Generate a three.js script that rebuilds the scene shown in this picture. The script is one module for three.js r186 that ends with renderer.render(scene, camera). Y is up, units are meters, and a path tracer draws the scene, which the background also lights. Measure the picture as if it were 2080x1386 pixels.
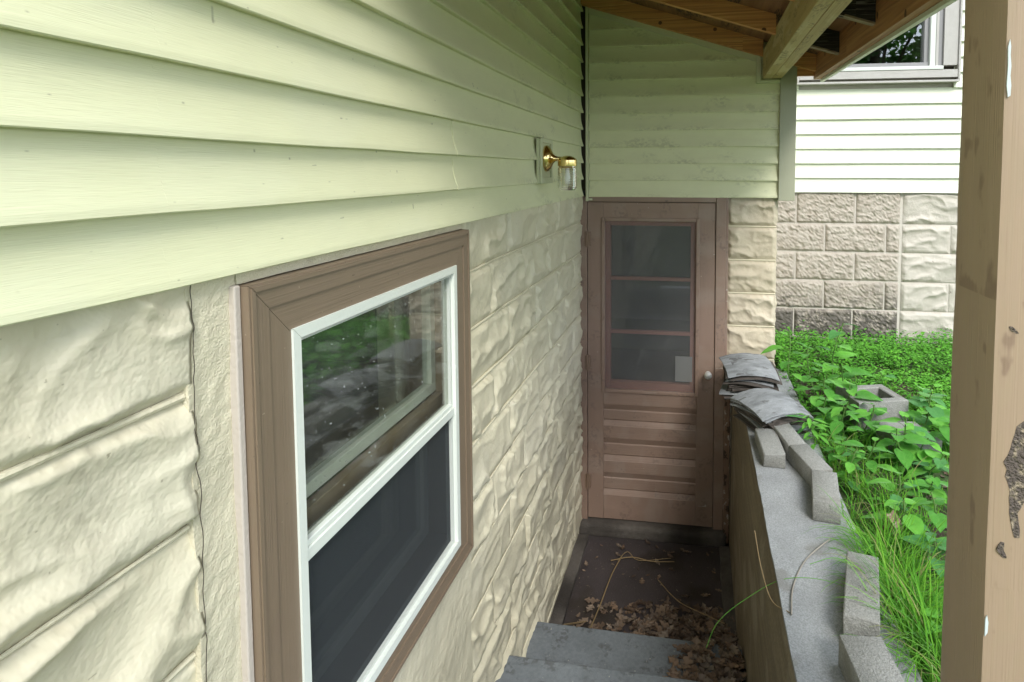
import * as THREE from 'three';
import { RoundedBoxGeometry } from 'three/addons/geometries/RoundedBoxGeometry.js';
import { mergeGeometries, toCreasedNormals, mergeVertices } from 'three/addons/utils/BufferGeometryUtils.js';

// ---------------------------------------------------------------- camera, sky, sun, exposure
const scene = new THREE.Scene();
const camera = new THREE.PerspectiveCamera(2 * Math.atan(693 / 1231.65) * 180 / Math.PI, 2080 / 1386, 0.05, 400);
camera.position.set(0.6958, 2.1743, 3.7098);
camera.rotation.set(-0.0614, 0.1476, 0, 'YXZ');
camera.setViewOffset(2080, 1386, -194, 271, 2080, 1386);   // a shifted lens, as in architectural photographs
camera.updateProjectionMatrix();

const SKY = 1.0, SUN = 1.15, EXPOSURE = 3.05;
{
  const W = 256, H = 128, d = new Float32Array(W * H * 4);
  for (let j = 0; j < H; j++) for (let i = 0; i < W; i++) {
    const up = Math.max(0, ((j + .5) / H - .5) * 2), o = (j * W + i) * 4;
    const az = (i / W) * Math.PI * 2, cl = .06 * Math.sin(az * 3 + up * 7) * Math.sin(up * 9 + az) + .04 * Math.sin(az * 7 - up * 13);
    const L = (0.86 + .3 * up) * (1 + cl);
    d[o] = L * .91; d[o + 1] = L; d[o + 2] = L * 1.14; d[o + 3] = 1;
  }
  const sky = new THREE.DataTexture(d, W, H, THREE.RGBAFormat, THREE.FloatType);
  sky.mapping = THREE.EquirectangularReflectionMapping; sky.magFilter = THREE.LinearFilter; sky.needsUpdate = true;
  scene.background = sky; scene.environment = sky;
  scene.backgroundIntensity = SKY; scene.environmentIntensity = SKY;
}
const sun = new THREE.DirectionalLight(new THREE.Color(1, .98, .93), SUN);
sun.position.set(5.5, 11, 12); sun.target.position.set(0.8, 1, 1.2);
sun.castShadow = true; sun.shadow.radius = 34; sun.shadow.mapSize.set(2048, 2048);
Object.assign(sun.shadow.camera, { left: -8, right: 8, top: 8, bottom: -8, near: 0.5, far: 40 });
scene.add(sun, sun.target);
const renderer = new THREE.WebGLRenderer({ antialias: true });
renderer.toneMapping = THREE.LinearToneMapping;
renderer.toneMappingExposure = EXPOSURE;
renderer.shadowMap.enabled = true;

// ---------------------------------------------------------------- helpers
function rngOf(seed) { let a = seed >>> 0; return () => { a = (a + 0x6D2B79F5) | 0; let t = Math.imul(a ^ (a >>> 15), 1 | a); t = (t + Math.imul(t ^ (t >>> 7), 61 | t)) ^ t; return ((t ^ (t >>> 14)) >>> 0) / 4294967296; }; }
const R0 = rngOf(77);
const TAB = new Float32Array(65536); for (let i = 0; i < 65536; i++) TAB[i] = R0();
const hsh = (x, y) => { let h = Math.imul(x, 374761393) + Math.imul(y, 668265263); h = Math.imul(h ^ (h >>> 13), 1274126177); return TAB[(h ^ (h >>> 16)) & 65535]; };
function vn(x, y, p = 0) {
  let ix = Math.floor(x), iy = Math.floor(y); const fx = x - ix, fy = y - iy, sx = fx * fx * (3 - 2 * fx), sy = fy * fy * (3 - 2 * fy);
  let jx = ix + 1, jy = iy + 1;
  if (p) { ix = ((ix % p) + p) % p; iy = ((iy % p) + p) % p; jx = ((jx % p) + p) % p; jy = ((jy % p) + p) % p; }
  const a = hsh(ix, iy), b = hsh(jx, iy), c = hsh(ix, jy), e = hsh(jx, jy);
  return a + (b - a) * sx + (c - a) * sy + (a - b - c + e) * sx * sy;
}
function fbm(x, y, o = 4, p = 0) { let s = 0, a = .5, t = 0; for (let i = 0; i < o; i++) { s += a * vn(x + i * 17, y + i * 31, p); t += a; x *= 2; y *= 2; p *= 2; a *= .5; } return s / t; }
const sst = (a, b, x) => { const t = Math.min(1, Math.max(0, (x - a) / (b - a))); return t * t * (3 - 2 * t); };
const lerp = (a, b, t) => a + (b - a) * t;
function tex(w, h, sizeX, sizeY, fn, colour = false) {       // fn(u, v in 0..1) gives linear [r,g,b] or one number
  const d = new Uint8Array(w * h * 4), enc = (x) => colour ? (x <= .0031308 ? x * 12.92 : 1.055 * Math.pow(Math.max(0, x), 1 / 2.4) - .055) : x;
  for (let j = 0; j < h; j++) for (let i = 0; i < w; i++) {
    const r = fn((i + .5) / w, (j + .5) / h), o = (j * w + i) * 4, n = typeof r === 'number';
    d[o] = 255 * Math.min(1, Math.max(0, enc(n ? r : r[0]))); d[o + 1] = 255 * Math.min(1, Math.max(0, enc(n ? r : r[1]))); d[o + 2] = 255 * Math.min(1, Math.max(0, enc(n ? r : r[2]))); d[o + 3] = 255;
  }
  const t = new THREE.DataTexture(d, w, h); t.wrapS = t.wrapT = THREE.RepeatWrapping; t.magFilter = THREE.LinearFilter; t.minFilter = THREE.LinearMipmapLinearFilter; t.generateMipmaps = true;
  if (colour) t.colorSpace = THREE.SRGBColorSpace;
  t.repeat.set(1 / sizeX, 1 / sizeY); t.needsUpdate = true; return t;
}
const mix3 = (a, b, t) => [lerp(a[0], b[0], t), lerp(a[1], b[1], t), lerp(a[2], b[2], t)];
const mul3 = (a, k) => [a[0] * k, a[1] * k, a[2] * k];
const std = (o) => new THREE.MeshStandardMaterial(o), phy = (o) => new THREE.MeshPhysicalMaterial(o);
const C = (r, g, b) => new THREE.Color().setRGB(r, g, b);
// uv in metres by the way a face points; grain runs along axis `long`
function boxUV(g, long = 'x', off = 0) {
  g = g.index ? g.toNonIndexed() : g; g.computeVertexNormals && 0;
  const p = g.attributes.position, n = p.count, uv = new Float32Array(n * 2), L = 'xyz'.indexOf(long);
  const a = new THREE.Vector3(), b = new THREE.Vector3(), c = new THREE.Vector3();
  for (let i = 0; i < n; i += 3) {
    a.fromBufferAttribute(p, i); b.fromBufferAttribute(p, i + 1).sub(a); c.fromBufferAttribute(p, i + 2).sub(a); b.cross(c);
    const m = [Math.abs(b.x), Math.abs(b.y), Math.abs(b.z)]; const k = m.indexOf(Math.max(...m)); let ax = [0, 1, 2].filter((q) => q !== k);
    if (ax[1] === L) ax.reverse();
    for (let q = 0; q < 3; q++) { const v = [p.getX(i + q), p.getY(i + q), p.getZ(i + q)]; uv[(i + q) * 2] = v[ax[0]] + off; uv[(i + q) * 2 + 1] = v[ax[1]] + off * .37 + k * .13; }
  }
  g.setAttribute('uv', new THREE.BufferAttribute(uv, 2)); return g;
}
let UVN = 0;
function rb(x0, x1, y0, y1, z0, z1, bev = .003, long) {      // bevelled box between limits, uv in metres
  const w = x1 - x0, h = y1 - y0, d = z1 - z0, r = Math.min(bev, w * .45, h * .45, d * .45);
  const g = r > 0 ? new RoundedBoxGeometry(w, h, d, 1, r) : new THREE.BoxGeometry(w, h, d);
  g.translate((x0 + x1) / 2, (y0 + y1) / 2, (z0 + z1) / 2);
  if (!long) long = w >= h && w >= d ? 'x' : h >= d ? 'y' : 'z';
  UVN = (UVN + .317) % 7; return boxUV(g, long, UVN);
}
const used = {};
function numbered(n) { if (used[n] === undefined) { used[n] = 0; return n; } used[n]++; return n + '_' + String(used[n]).padStart(3, '0'); }
function shade(m) { m.castShadow = true; m.receiveShadow = true; return m; }
function part(name, g, m, parent, label) { const o = shade(new THREE.Mesh(g, m)); o.name = name; parent.add(o); if (label) o.userData.label = label; return o; }
function thing(name, label, category, at = [0, 0, 0], group) { const o = new THREE.Group(); o.name = numbered(name); o.position.set(...at); o.userData = { label, category }; if (group) o.userData.group = group; scene.add(o); return o; }
function single(name, g, m, label, category, group) { const o = shade(new THREE.Mesh(g, m)); o.name = numbered(name); o.userData = { label, category }; if (group) o.userData.group = group; scene.add(o); return o; }
function struct(name, g, m, label, category = name.replace(/_/g, ' ')) { const o = single(name, g, m, label, category); o.userData.kind = 'structure'; return o; }
function stuff(name, g, m, label, category) { const o = single(name, g, m, label, category); o.userData.kind = 'stuff'; return o; }
// prism of an outline (list of [a,b]) pushed from c0 to c1; axes 'xyz' order says where a, b, c go
function prism(pts, c0, c1, order = 'xyz', long) {
  const s = new THREE.Shape(pts.map(([a, b]) => new THREE.Vector2(a, b)));
  let g = new THREE.ExtrudeGeometry(s, { depth: c1 - c0, bevelEnabled: false }); g.translate(0, 0, c0);
  if (order === 'zyx') { g.rotateY(-Math.PI / 2); g.scale(-1, 1, 1); flip(g); }   // a->z, b->y, c->x
  g = boxUV(g, long || (order === 'zyx' ? 'z' : 'x'), (UVN += .21)); g.computeVertexNormals(); return g;
}
function flip(g) { if (g.index) { const a = g.index.array; for (let i = 0; i < a.length; i += 3) { const t = a[i]; a[i] = a[i + 2]; a[i + 2] = t; } } else { for (const k in g.attributes) { const at = g.attributes[k], s = at.itemSize, a = at.array; for (let i = 0; i < at.count; i += 3) for (let q = 0; q < s; q++) { const t = a[i * s + q]; a[i * s + q] = a[(i + 2) * s + q]; a[(i + 2) * s + q] = t; } } } return g; }
function tube(pts, r, seg = 10, rad = 5) { const g = new THREE.TubeGeometry(new THREE.CatmullRomCurve3(pts.map((p) => new THREE.Vector3(...p))), seg, r, rad); return g; }

// ---------------------------------------------------------------- textures and materials
const P4 = 0.1016, SY = 2.0155;                              // siding exposure, height of its lowest edge
const grainB = tex(1024, 1024, .5, .2, (u, v) => .5 * fbm(u * 12, v * 100, 2, 0) + .5 * vn(u * 26, v * 240));
const peel = tex(1024, 1024, .3, .3, (u, v) => fbm(u * 44, v * 44, 2, 44) * .75 + .25 * fbm(u * 11, v * 11, 2, 11));
const grit = tex(512, 512, .18, .18, (u, v) => fbm(u * 64, v * 64, 3, 64) * .75 + .25 * vn(u * 16, v * 16, 16));
const woodB = tex(512, 256, .8, .12, (u, v) => fbm(u * 5, v * 60, 3, 0));

// siding: unique map for the near wall; grime sits as specks along the laps towards the inner corner
const SIDE = [.705, .70, .455];
const sideMap = tex(2048, 1024, 6.4, 1.28, (u, v) => {
  const z = u * 6.4, y = v * 1.28, lap = (y % P4) / P4, k = Math.floor(y / P4);
  let c = mul3(SIDE, .965 + .05 * fbm(u * 90, v * 40, 3) + .03 * (vn(u * 160, v * 900) - .5));
  const chalk = sst(.5, .75, fbm(u * 22 + 5, v * 9, 3)) * .1; c = mix3(c, [.74, .75, .62], chalk);
  const near = sst(2.3, .5, z), m = fbm(z * 9 + k * 7, y * 18, 4), sp = vn(z * 210, y * 210);
  const fg = fbm(z * 120, y * 120, 3); let dirt = sst(.50, .70, m) * sst(.40, .02, lap) * sst(.38, .72, fg) * near * .42;
  dirt += sst(.60, .8, fbm(z * 5 + 40, y * 11 + k, 4)) * .22 * near * sst(.4, .62, fbm(z * 60, y * 90, 3));
  const spk = vn(z * 95 + 3, y * 95 + 9); if (spk > .975) dirt = Math.max(dirt, .6 * sst(.975, .995, spk));
  return mix3(c, [.10, .085, .05], Math.min(.85, dirt));
}, true);
const backMap = tex(1024, 1024, 1.4, 1.28, (u, v) => {
  const x = u * 1.4, y = v * 1.28, lap = (y % P4) / P4, k = Math.floor(y / P4);
  let c = mul3(SIDE, .95 + .06 * fbm(u * 20, v * 30, 3) + .03 * (vn(u * 30, v * 900) - .5));
  const m = fbm(x * 9 + k * 5, y * 16 + 3, 4), sp = vn(x * 240, y * 240);
  let dirt = sst(.46, .68, m) * sst(.45, .0, lap) * sst(.36, .70, fbm(x * 90, y * 140, 4)) * .24 + sst(.60, .82, fbm(x * 6 + 9, y * 12 + k, 4)) * .22 * sst(.4, .62, fbm(x * 60, y * 90, 3));
  const spk = vn(x * 110 + 3, y * 110 + 9); if (spk > .97) dirt = Math.max(dirt, .4 * sst(.985, .998, spk));
  return mix3(c, [.10, .085, .05], Math.min(.85, dirt));
}, true);
const farMap = tex(512, 512, 2, 1.0, (u, v) => mul3([.72, .73, .60], .96 + .05 * fbm(u * 20, v * 20, 3)), true);
const M = {};
M.sideL = std({ map: sideMap, bumpMap: grainB, bumpScale: .0003, roughness: .5 });
M.sideB = std({ map: backMap, bumpMap: grainB, bumpScale: .0003, roughness: .55 });
M.sideF = std({ map: farMap, bumpMap: grainB, bumpScale: .0007, roughness: .52 });
M.trimGrey = std({ color: C(.35, .35, .25), bumpMap: grainB, bumpScale: .0005, roughness: .55 });
M.trimSide = std({ color: C(.56, .57, .38), roughness: .5 });
M.gap = std({ color: C(.06, .05, .035), roughness: .9 });
const stoneMap = tex(1024, 1024, 1.3, 1.3, (u, v) => {
  let c = mul3([.63, .575, .42], .95 + .09 * fbm(u * 9, v * 9, 4, 9)); c = mix3(c, [.66, .62, .50], .3 * sst(.5, .72, fbm(u * 5 + 3, v * 5, 4, 5)));
  const d = sst(.58, .74, fbm(u * 14, v * 14 + 5, 5, 14)) * sst(.42, .66, fbm(u * 90, v * 90, 3, 90)) * .5;
  const spk = vn(u * 150 + 3, v * 150 + 9); return mix3(c, [.16, .13, .08], Math.max(d * .35, spk > .985 ? .55 : 0));
}, true);
M.stone = std({ map: stoneMap, bumpMap: peel, bumpScale: .0013, roughness: .48 });
M.stoneFar = std({ color: C(.46, .425, .38), vertexColors: true, bumpMap: grit, bumpScale: .004, roughness: .85 });
M.stonePier = std({ map: stoneMap, color: C(.84, .79, .80), bumpMap: grit, bumpScale: .002, roughness: .8 });
M.stucco = std({ map: stoneMap, bumpMap: grit, bumpScale: .0016, roughness: .7 });
M.mortar = std({ map: stoneMap, bumpMap: peel, bumpScale: .0015, roughness: .8 });
M.mortarFar = std({ color: C(.54, .49, .43), bumpMap: grit, bumpScale: .003, roughness: .9 });
M.caulk = std({ color: C(.50, .44, .38), bumpMap: peel, bumpScale: .001, roughness: .6 });
const brownMap = tex(512, 512, .9, .9, (u, v) => { let c = mul3([.205, .15, .10], .92 + .16 * fbm(u * 8, v * 8, 4, 8)); const s = vn(u * 120, v * 120, 120); return s > .985 ? mix3(c, [.5, .42, .33], .5) : s < .02 ? mul3(c, .5) : c; }, true);
M.brown = std({ map: brownMap, bumpMap: woodB, bumpScale: .0005, roughness: .5 });
const doorMap = tex(1024, 1024, 2.1, 2.1, (u, v) => {
  const x = u * 2.1, y = v * 2.1;
  let c = mul3([.275, .185, .14], .88 + .22 * fbm(u * 9, v * 30, 4, 0)); c = mix3(c, [.34, .27, .22], .35 * sst(.5, .75, fbm(u * 20, v * 8, 3)));
  let d = sst(.55, .75, fbm(x * 11, y * 11, 5)) * sst(.42, .66, fbm(x * 80, y * 80, 3)) * .28;
  d = Math.max(d, sst(.62, .72, fbm(x * 26 + 4, y * 26, 3)) * .75 * (Math.hypot(x - .72, (y - .12) * 2) < .2 ? 1 : .0));
  const s = vn(x * 60 + 7, y * 25); if (s > .985) c = mix3(c, [.6, .55, .48], .6);
  return mix3(c, [.05, .035, .03], d);
}, true);
M.door = std({ map: doorMap, bumpMap: woodB, bumpScale: .0009, roughness: .55 });
M.doorRed = std({ color: C(.40, .18, .13), bumpMap: woodB, bumpScale: .0006, roughness: .6 });
const peelMap = tex(512, 512, .5, .5, (u, v) => { const f = fbm(u * 10, v * 10, 5, 10); return f > .68 ? [.42, .36, .31] : f < .40 ? [.07, .045, .03] : mul3([.22, .135, .09], .6 + .7 * f); }, true);
M.peel = std({ map: peelMap, bumpMap: grit, bumpScale: .004, roughness: .85 });
M.white = std({ color: C(.72, .75, .68), roughness: .38, bumpMap: peel, bumpScale: .0003 });
M.whiteDirty = std({ color: C(.55, .57, .52), roughness: .5 });
M.winFrame = std({ map: tex(256, 256, .3, .3, (u, v) => mul3([.40, .375, .35], .94 + .1 * fbm(u * 8, v * 8, 3, 8)), true), bumpMap: grainB, bumpScale: .001, roughness: .55 });
M.winGrey = std({ color: C(.22, .21, .21), roughness: .5 });
const dustMap = tex(512, 512, .5, .5, (u, v) => { const f = fbm(u * 6, v * 6, 4, 6), s = vn(u * 90, v * 90, 90), w = sst(.62, .75, fbm(u * 3 + v * 5, v * 14 - u * 5, 4)); return Math.min(1, .955 + .05 * (1 - f) - .4 * sst(.93, .985, s) - .05 * w); });
M.glassDusty = phy({ color: C(.88, .90, .86), transmission: 1, transmissionMap: dustMap, roughness: .03, thickness: 0, ior: 1.5 });
M.glass = phy({ color: C(.95, .97, .96), transmission: 1, roughness: .01, thickness: 0, ior: 1.5 });
M.glassFar = phy({ color: C(.9, .93, .92), transmission: 1, roughness: .01, thickness: 0, ior: 2.1 });
M.jar = phy({ color: C(.96, .97, .95), transmission: 1, roughness: .03, thickness: .003, ior: 1.48 });
M.screen = std({ color: C(.035, .042, .046), transparent: true, opacity: .6, roughness: .8, bumpMap: grit, bumpScale: .001 });
M.screenDoor = std({ color: C(.20, .195, .19), transparent: true, opacity: .24, roughness: .85 });
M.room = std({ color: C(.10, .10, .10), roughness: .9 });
M.brass = phy({ color: C(.83, .62, .27), metalness: 1, roughness: .16 });
M.knob = std({ color: C(.68, .66, .62), roughness: .3 });
M.iron = std({ color: C(.24, .16, .11), roughness: .55, metalness: .2 });
// woods
function woodTex(base, dark, light, knots = .0) { return tex(1024, 256, 1.6, .26, (u, v) => { const w = fbm(u * 3, v * 3, 2) * .35, g = fbm(u * 4, (v + w * .25) * 46, 3), r = Math.abs(((v * 7 + w * 6) % 1) - .5) * 2; let c = mix3(base, dark, .55 * sst(.45, .75, g) + .22 * r); c = mix3(c, light, .5 * sst(.45, .2, g)); const kx = (u * 5) % 1 - .5, ky = (v * 2 + Math.floor(u * 5) * .37) % 1 - .5, kd = Math.hypot(kx * 1.6 * .2, ky * .13); if (kd < .011) c = mul3(dark, .35); return c; }, true); }
M.rafter = std({ map: woodTex([.64, .31, .10], [.34, .14, .045], [.74, .45, .19]), bumpMap: woodB, bumpScale: .0012, roughness: .65 });
const deckMap = tex(1024, 512, 1.6, .8, (u, v) => { const g = fbm(u * 6, v * 60, 3), st = sst(.42, .66, fbm(u * 5 + 3, v * 9, 5)); let c = mix3([.34, .17, .07], [.18, .08, .03], g); c = mix3(c, [.03, .02, .013], .8 * st * sst(.2, .6, vn(u * 60, v * 200))); return c; }, true);
M.deck = std({ map: deckMap, bumpMap: woodB, bumpScale: .0015, roughness: .8 });
const tailMap = tex(1024, 256, .8, .14, (u, v) => { const g = fbm(u * 5, v * 50, 4); let c = mix3([.05, .042, .035], [.014, .011, .009], sst(.3, .6, g)); return mix3(c, [.34, .33, .30], .8 * sst(.68, .78, g)); }, true);
M.tail = std({ map: tailMap, bumpMap: woodB, bumpScale: .002, roughness: .85 });
M.tailEdge = std({ map: woodTex([.34, .26, .16], [.12, .08, .05], [.5, .44, .34]), bumpMap: woodB, bumpScale: .001, roughness: .8 });
const beamMap = tex(1024, 512, 2.0, .4, (u, v) => { const g = fbm(u * 5, v * 44, 3); let c = mix3([.56, .44, .20], [.40, .28, .11], g); c = mix3(c, [.64, .54, .30], .6 * sst(.5, .7, fbm(u * 9, v * 6, 4))); const st = sst(.60, .70, fbm(u * 16 + 7, v * 10, 4)) * sst(.45, .7, vn(u * 220, v * 70)); return mix3(c, [.15, .095, .045], .55 * st); }, true);
M.beam = std({ map: beamMap, bumpMap: woodB, bumpScale: .0012, roughness: .7 });
M.fasciaWood = std({ map: woodTex([.44, .22, .08], [.26, .115, .04], [.54, .30, .12]), bumpMap: woodB, bumpScale: .0008, roughness: .65 });
M.drip = std({ color: C(.60, .64, .50), roughness: .45 });
const postMap = tex(1024, 1024, 1.0, 1.0, (u, v) => { let c = mul3([.345, .25, .17], .95 + .05 * fbm(u * 6, v * 40, 3) + .06 * fbm(u * 5, v * 5, 4)); const a = fbm(u * 14, v * 30, 4); if (a > .68) c = mix3(c, [.2, .13, .09], sst(.68, .78, a) * .7); return c; }, true);
M.post = std({ map: postMap, bumpMap: woodB, bumpScale: .0005, roughness: .5 });
M.scar = std({ map: tex(256, 256, .1, .1, (u, v) => mix3([.10, .08, .065], [.3, .24, .17], sst(.5, .72, fbm(u * 12, v * 12, 4, 12))), true), bumpMap: grit, bumpScale: .006, roughness: .95 });
M.chip = std({ color: C(.56, .62, .62), bumpMap: woodB, bumpScale: .001, roughness: .7 });
// concrete, floor
const concMap = tex(1024, 1024, .9, .9, (u, v) => { let c = mul3([.30, .305, .305], .8 + .36 * fbm(u * 8, v * 8, 5, 8)); const s = vn(u * 330, v * 330, 330); c = mul3(c, .78 + .44 * s); const d = sst(.6, .75, fbm(u * 6 + 5, v * 6, 5, 6)); return mix3(c, [.15, .135, .11], .45 * d); }, true);
M.concrete = std({ map: concMap, bumpMap: grit, bumpScale: .002, roughness: .9 });
M.brick = std({ map: concMap, color: C(.84, .81, .74), bumpMap: grit, bumpScale: .003, roughness: .92 });
const wallFaceMap = tex(1024, 1024, 1.6, 1.6, (u, v) => { let c = mix3([.21, .165, .10], [.13, .10, .062], fbm(u * 5, v * 90, 3)); c = mix3(c, [.30, .26, .19], .5 * sst(.5, .7, fbm(u * 8, v * 8, 4, 8))); return mul3(c, .85 + .3 * vn(u * 300, v * 300)); }, true);
M.wallFace = std({ map: wallFaceMap, bumpMap: woodB, bumpScale: .002, roughness: .85 });
const stepMap = tex(1024, 1024, 1.0, 1.0, (u, v) => { let c = mul3([.150, .164, .172], .85 + .3 * fbm(u * 9, v * 9, 4, 9)); const d = sst(.56, .7, fbm(u * 16 + 2, v * 16, 5, 16)) * sst(.40, .62, fbm(u * 80, v * 80, 3, 80)); c = mix3(c, [.05, .045, .04], .5 * d); c = mul3(c, .82 + .36 * fbm(u * 90, v * 90, 3, 90)); const w = vn(u * 70 + 3, v * 70, 70); return w > .97 ? mix3(c, [.5, .46, .38], .5) : c; }, true);
M.step = std({ map: stepMap, bumpMap: grit, bumpScale: .0015, roughness: .75 });
const floorMap = tex(1024, 1024, 1.2, 1.2, (u, v) => { let c = mul3([.055, .044, .043], .7 + .6 * fbm(u * 7, v * 7, 5, 7)); const d = sst(.5, .68, fbm(u * 5 + 8, v * 5, 5, 5)); c = mix3(c, [.03, .022, .015], .8 * d); const w = vn(u * 120, v * 120, 120); return w > .955 ? mix3(c, [.3, .24, .16], .55) : c; }, true);
M.floor = std({ map: floorMap, bumpMap: grit, bumpScale: .002, roughness: .6 });
M.curb = std({ map: tex(1024, 1024, 1.6, 1.6, (u, v) => mul3(mix3([.115, .10, .085], [.035, .028, .022], sst(.3, .75, fbm(u * 5, v * 5, 6, 5))), .75 + .5 * fbm(u * 60, v * 60, 3, 60)), true), bumpMap: grit, bumpScale: .004, roughness: .85 });
const soilMap = tex(1024, 1024, 2, 2, (u, v) => { let c = mul3([.07, .05, .033], .6 + .8 * fbm(u * 24, v * 24, 4, 24)); return mix3(c, [.05, .11, .02], .75 * sst(.42, .6, fbm(u * 9 + 4, v * 9, 5, 9))); }, true);
M.soil = std({ map: soilMap, bumpMap: grit, bumpScale: .01, roughness: 1 });
const lawnMap = tex(1024, 1024, 6, 6, (u, v) => mix3([.075, .135, .02], [.13, .205, .04], fbm(u * 40, v * 40, 5, 40)), true);
M.lawn = std({ map: lawnMap, bumpMap: grit, bumpScale: .02, roughness: 1 });
M.litter = std({ vertexColors: true, roughness: .8, side: THREE.DoubleSide });
M.green = phy({ vertexColors: true, roughness: .9, transmission: .35, thickness: 0, side: THREE.DoubleSide, specularIntensity: .4 });
const leafMap = (a, b) => tex(256, 256, 1, 1, (u, v) => { const m = Math.abs(u - .5), vein = Math.abs(((v + m * .9) * 7) % 1 - .5) < .06 || m < .012; return mix3(mix3(a, b, fbm(u * 6, v * 6, 3)), [.16, .34, .07], vein ? .4 : 0); }, true);
M.leaf = [[[.06, .25, .022], [.10, .34, .035]], [[.12, .40, .04], [.17, .47, .05]], [[.06, .22, .05], [.09, .30, .07]]].map(([a, b]) => phy({ map: leafMap(a, b), roughness: .85, transmission: .35, thickness: 0, side: THREE.DoubleSide, specularIntensity: .5 }));
M.stem = std({ color: C(.10, .20, .04), roughness: .7 });
M.straw = std({ color: C(.26, .18, .085), roughness: .8 });
M.twig = std({ color: C(.30, .27, .23), roughness: .85 });
const shMap = tex(1024, 512, .5, .25, (u, v) => { let c = mul3([.25, .258, .265], .5 + .95 * fbm(u * 8, v * 8, 5, 8)); c = mul3(c, .8 + .4 * vn(u * 260, v * 260)); return mix3(c, [.07, .065, .06], .7 * sst(.58, .7, fbm(u * 9 + 2, v * 5, 5))); }, true);
M.shingle = std({ map: shMap, bumpMap: grit, bumpScale: .002, roughness: .9 });
M.shingleDark = std({ map: shMap, color: C(.36, .29, .24), bumpMap: grit, bumpScale: .002, roughness: .95 });
M.bark = std({ color: C(.09, .065, .045), bumpMap: grit, bumpScale: .02, roughness: 1 });
M.roofTop = std({ color: C(.06, .06, .06), roughness: .95 });

// ---------------------------------------------------------------- large structure: ground, house bodies
{
  const s = new THREE.Shape([[-150, 150], [150, 150], [150, -150], [-150, -150]].map(([x, y]) => new THREE.Vector2(x, y)));
  s.holes.push(new THREE.Path([[-.35, -2.93], [1.2, -2.93], [1.2, .6], [-.35, .6]].map(([x, y]) => new THREE.Vector2(x, y))));
  const g = new THREE.ShapeGeometry(s); g.rotateX(-Math.PI / 2); g.translate(0, .88, 0);
  const o = struct('ground', boxUV(g, 'x'), M.lawn, 'green lawn around the house', 'ground'); o.geometry.computeVertexNormals();
}
{ // soil bed beside the retaining wall, gently uneven
  const nx = 60, nz = 90, g = new THREE.PlaneGeometry(2.7, 3.95, nx, nz); g.rotateX(-Math.PI / 2); g.translate(1.22 + 1.35, 0, -.72 + 1.975);
  const p = g.attributes.position; for (let i = 0; i < p.count; i++) p.setY(i, soilY(p.getX(i), p.getZ(i)));
  g.computeVertexNormals(); const uv = g.attributes.uv; for (let i = 0; i < p.count; i++) uv.setXY(i, p.getX(i), p.getZ(i));
  struct('soil_bed', g, M.soil, 'dark soil bed under weeds beside concrete wall', 'soil');
}
function soilY(x, z) { return .925 + .04 * sst(1.2, -.6, z) + .025 * (fbm(x * 5, z * 5, 4) - .5) * 2 * sst(1.2, 1.35, x); }

// house bodies behind the cladding
{
  const t = thing('house_core', 'concealed core of the side wall of the house behind its siding', 'house', [0, 0, 0]);
  t.userData.kind = 'structure'; t.userData.label = 'bare core wall of the house behind cream siding and stone';
  const OZ0 = 1.99, OZ1 = 2.835, OY0 = 1.03, OY1 = 1.955;      // opening of the basement window
  part('foundation_core', rb(-.28, -.03, -.25, OY0, -.02, 9, 0), M.mortar, t);
  part('foundation_core', rb(-.28, -.03, OY0, OY1, -.02, OZ0, 0), M.mortar, t);
  part('foundation_core', rb(-.28, -.03, OY0, OY1, OZ1, 9, 0), M.mortar, t);
  part('foundation_core', rb(-.28, -.03, OY1, 2.06, -.02, 9, 0), M.mortar, t);
  part('wall_core', rb(-.28, -.0195, 2.062, 3.26, -.02, 9, 0), M.gap, t);
  part('upper_wall', rb(-.28, -.012, 3.262, 6.2, -.02, 9, 0), M.sideF, t);
  // the dark basement room behind the window
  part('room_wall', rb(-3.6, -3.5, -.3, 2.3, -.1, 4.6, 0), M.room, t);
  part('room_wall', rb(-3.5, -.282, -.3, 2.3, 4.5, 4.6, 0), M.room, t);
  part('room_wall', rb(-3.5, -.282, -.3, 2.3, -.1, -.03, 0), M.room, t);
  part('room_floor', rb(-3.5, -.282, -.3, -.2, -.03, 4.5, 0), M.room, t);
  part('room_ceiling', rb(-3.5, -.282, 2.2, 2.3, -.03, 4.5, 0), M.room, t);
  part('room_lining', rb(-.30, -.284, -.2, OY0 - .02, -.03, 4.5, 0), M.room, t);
}
{
  const t = thing('entry_core', 'bare core of the basement entry behind its door and siding', 'house'); t.userData.kind = 'structure';
  part('wall_core', rb(-.30, 1.235, 2.05, 3.6, -.72, -.006, 0), M.gap, t);
  part('pier_core', rb(.885, 1.15, -.3, 2.048, -.72, -.03, 0), M.mortar, t);
  part('jamb_core', rb(-.34, -.285, -.3, 2.048, -.72, -.03, 0), M.mortar, t);
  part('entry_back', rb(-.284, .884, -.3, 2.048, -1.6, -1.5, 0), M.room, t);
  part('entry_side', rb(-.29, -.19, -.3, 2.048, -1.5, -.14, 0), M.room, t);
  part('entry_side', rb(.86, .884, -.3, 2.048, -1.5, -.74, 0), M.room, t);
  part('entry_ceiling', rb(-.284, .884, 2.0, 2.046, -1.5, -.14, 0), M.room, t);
  part('entry_floor', rb(-.284, .884, -.3, -.16, -1.5, -.14, 0), M.room, t);
}
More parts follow.
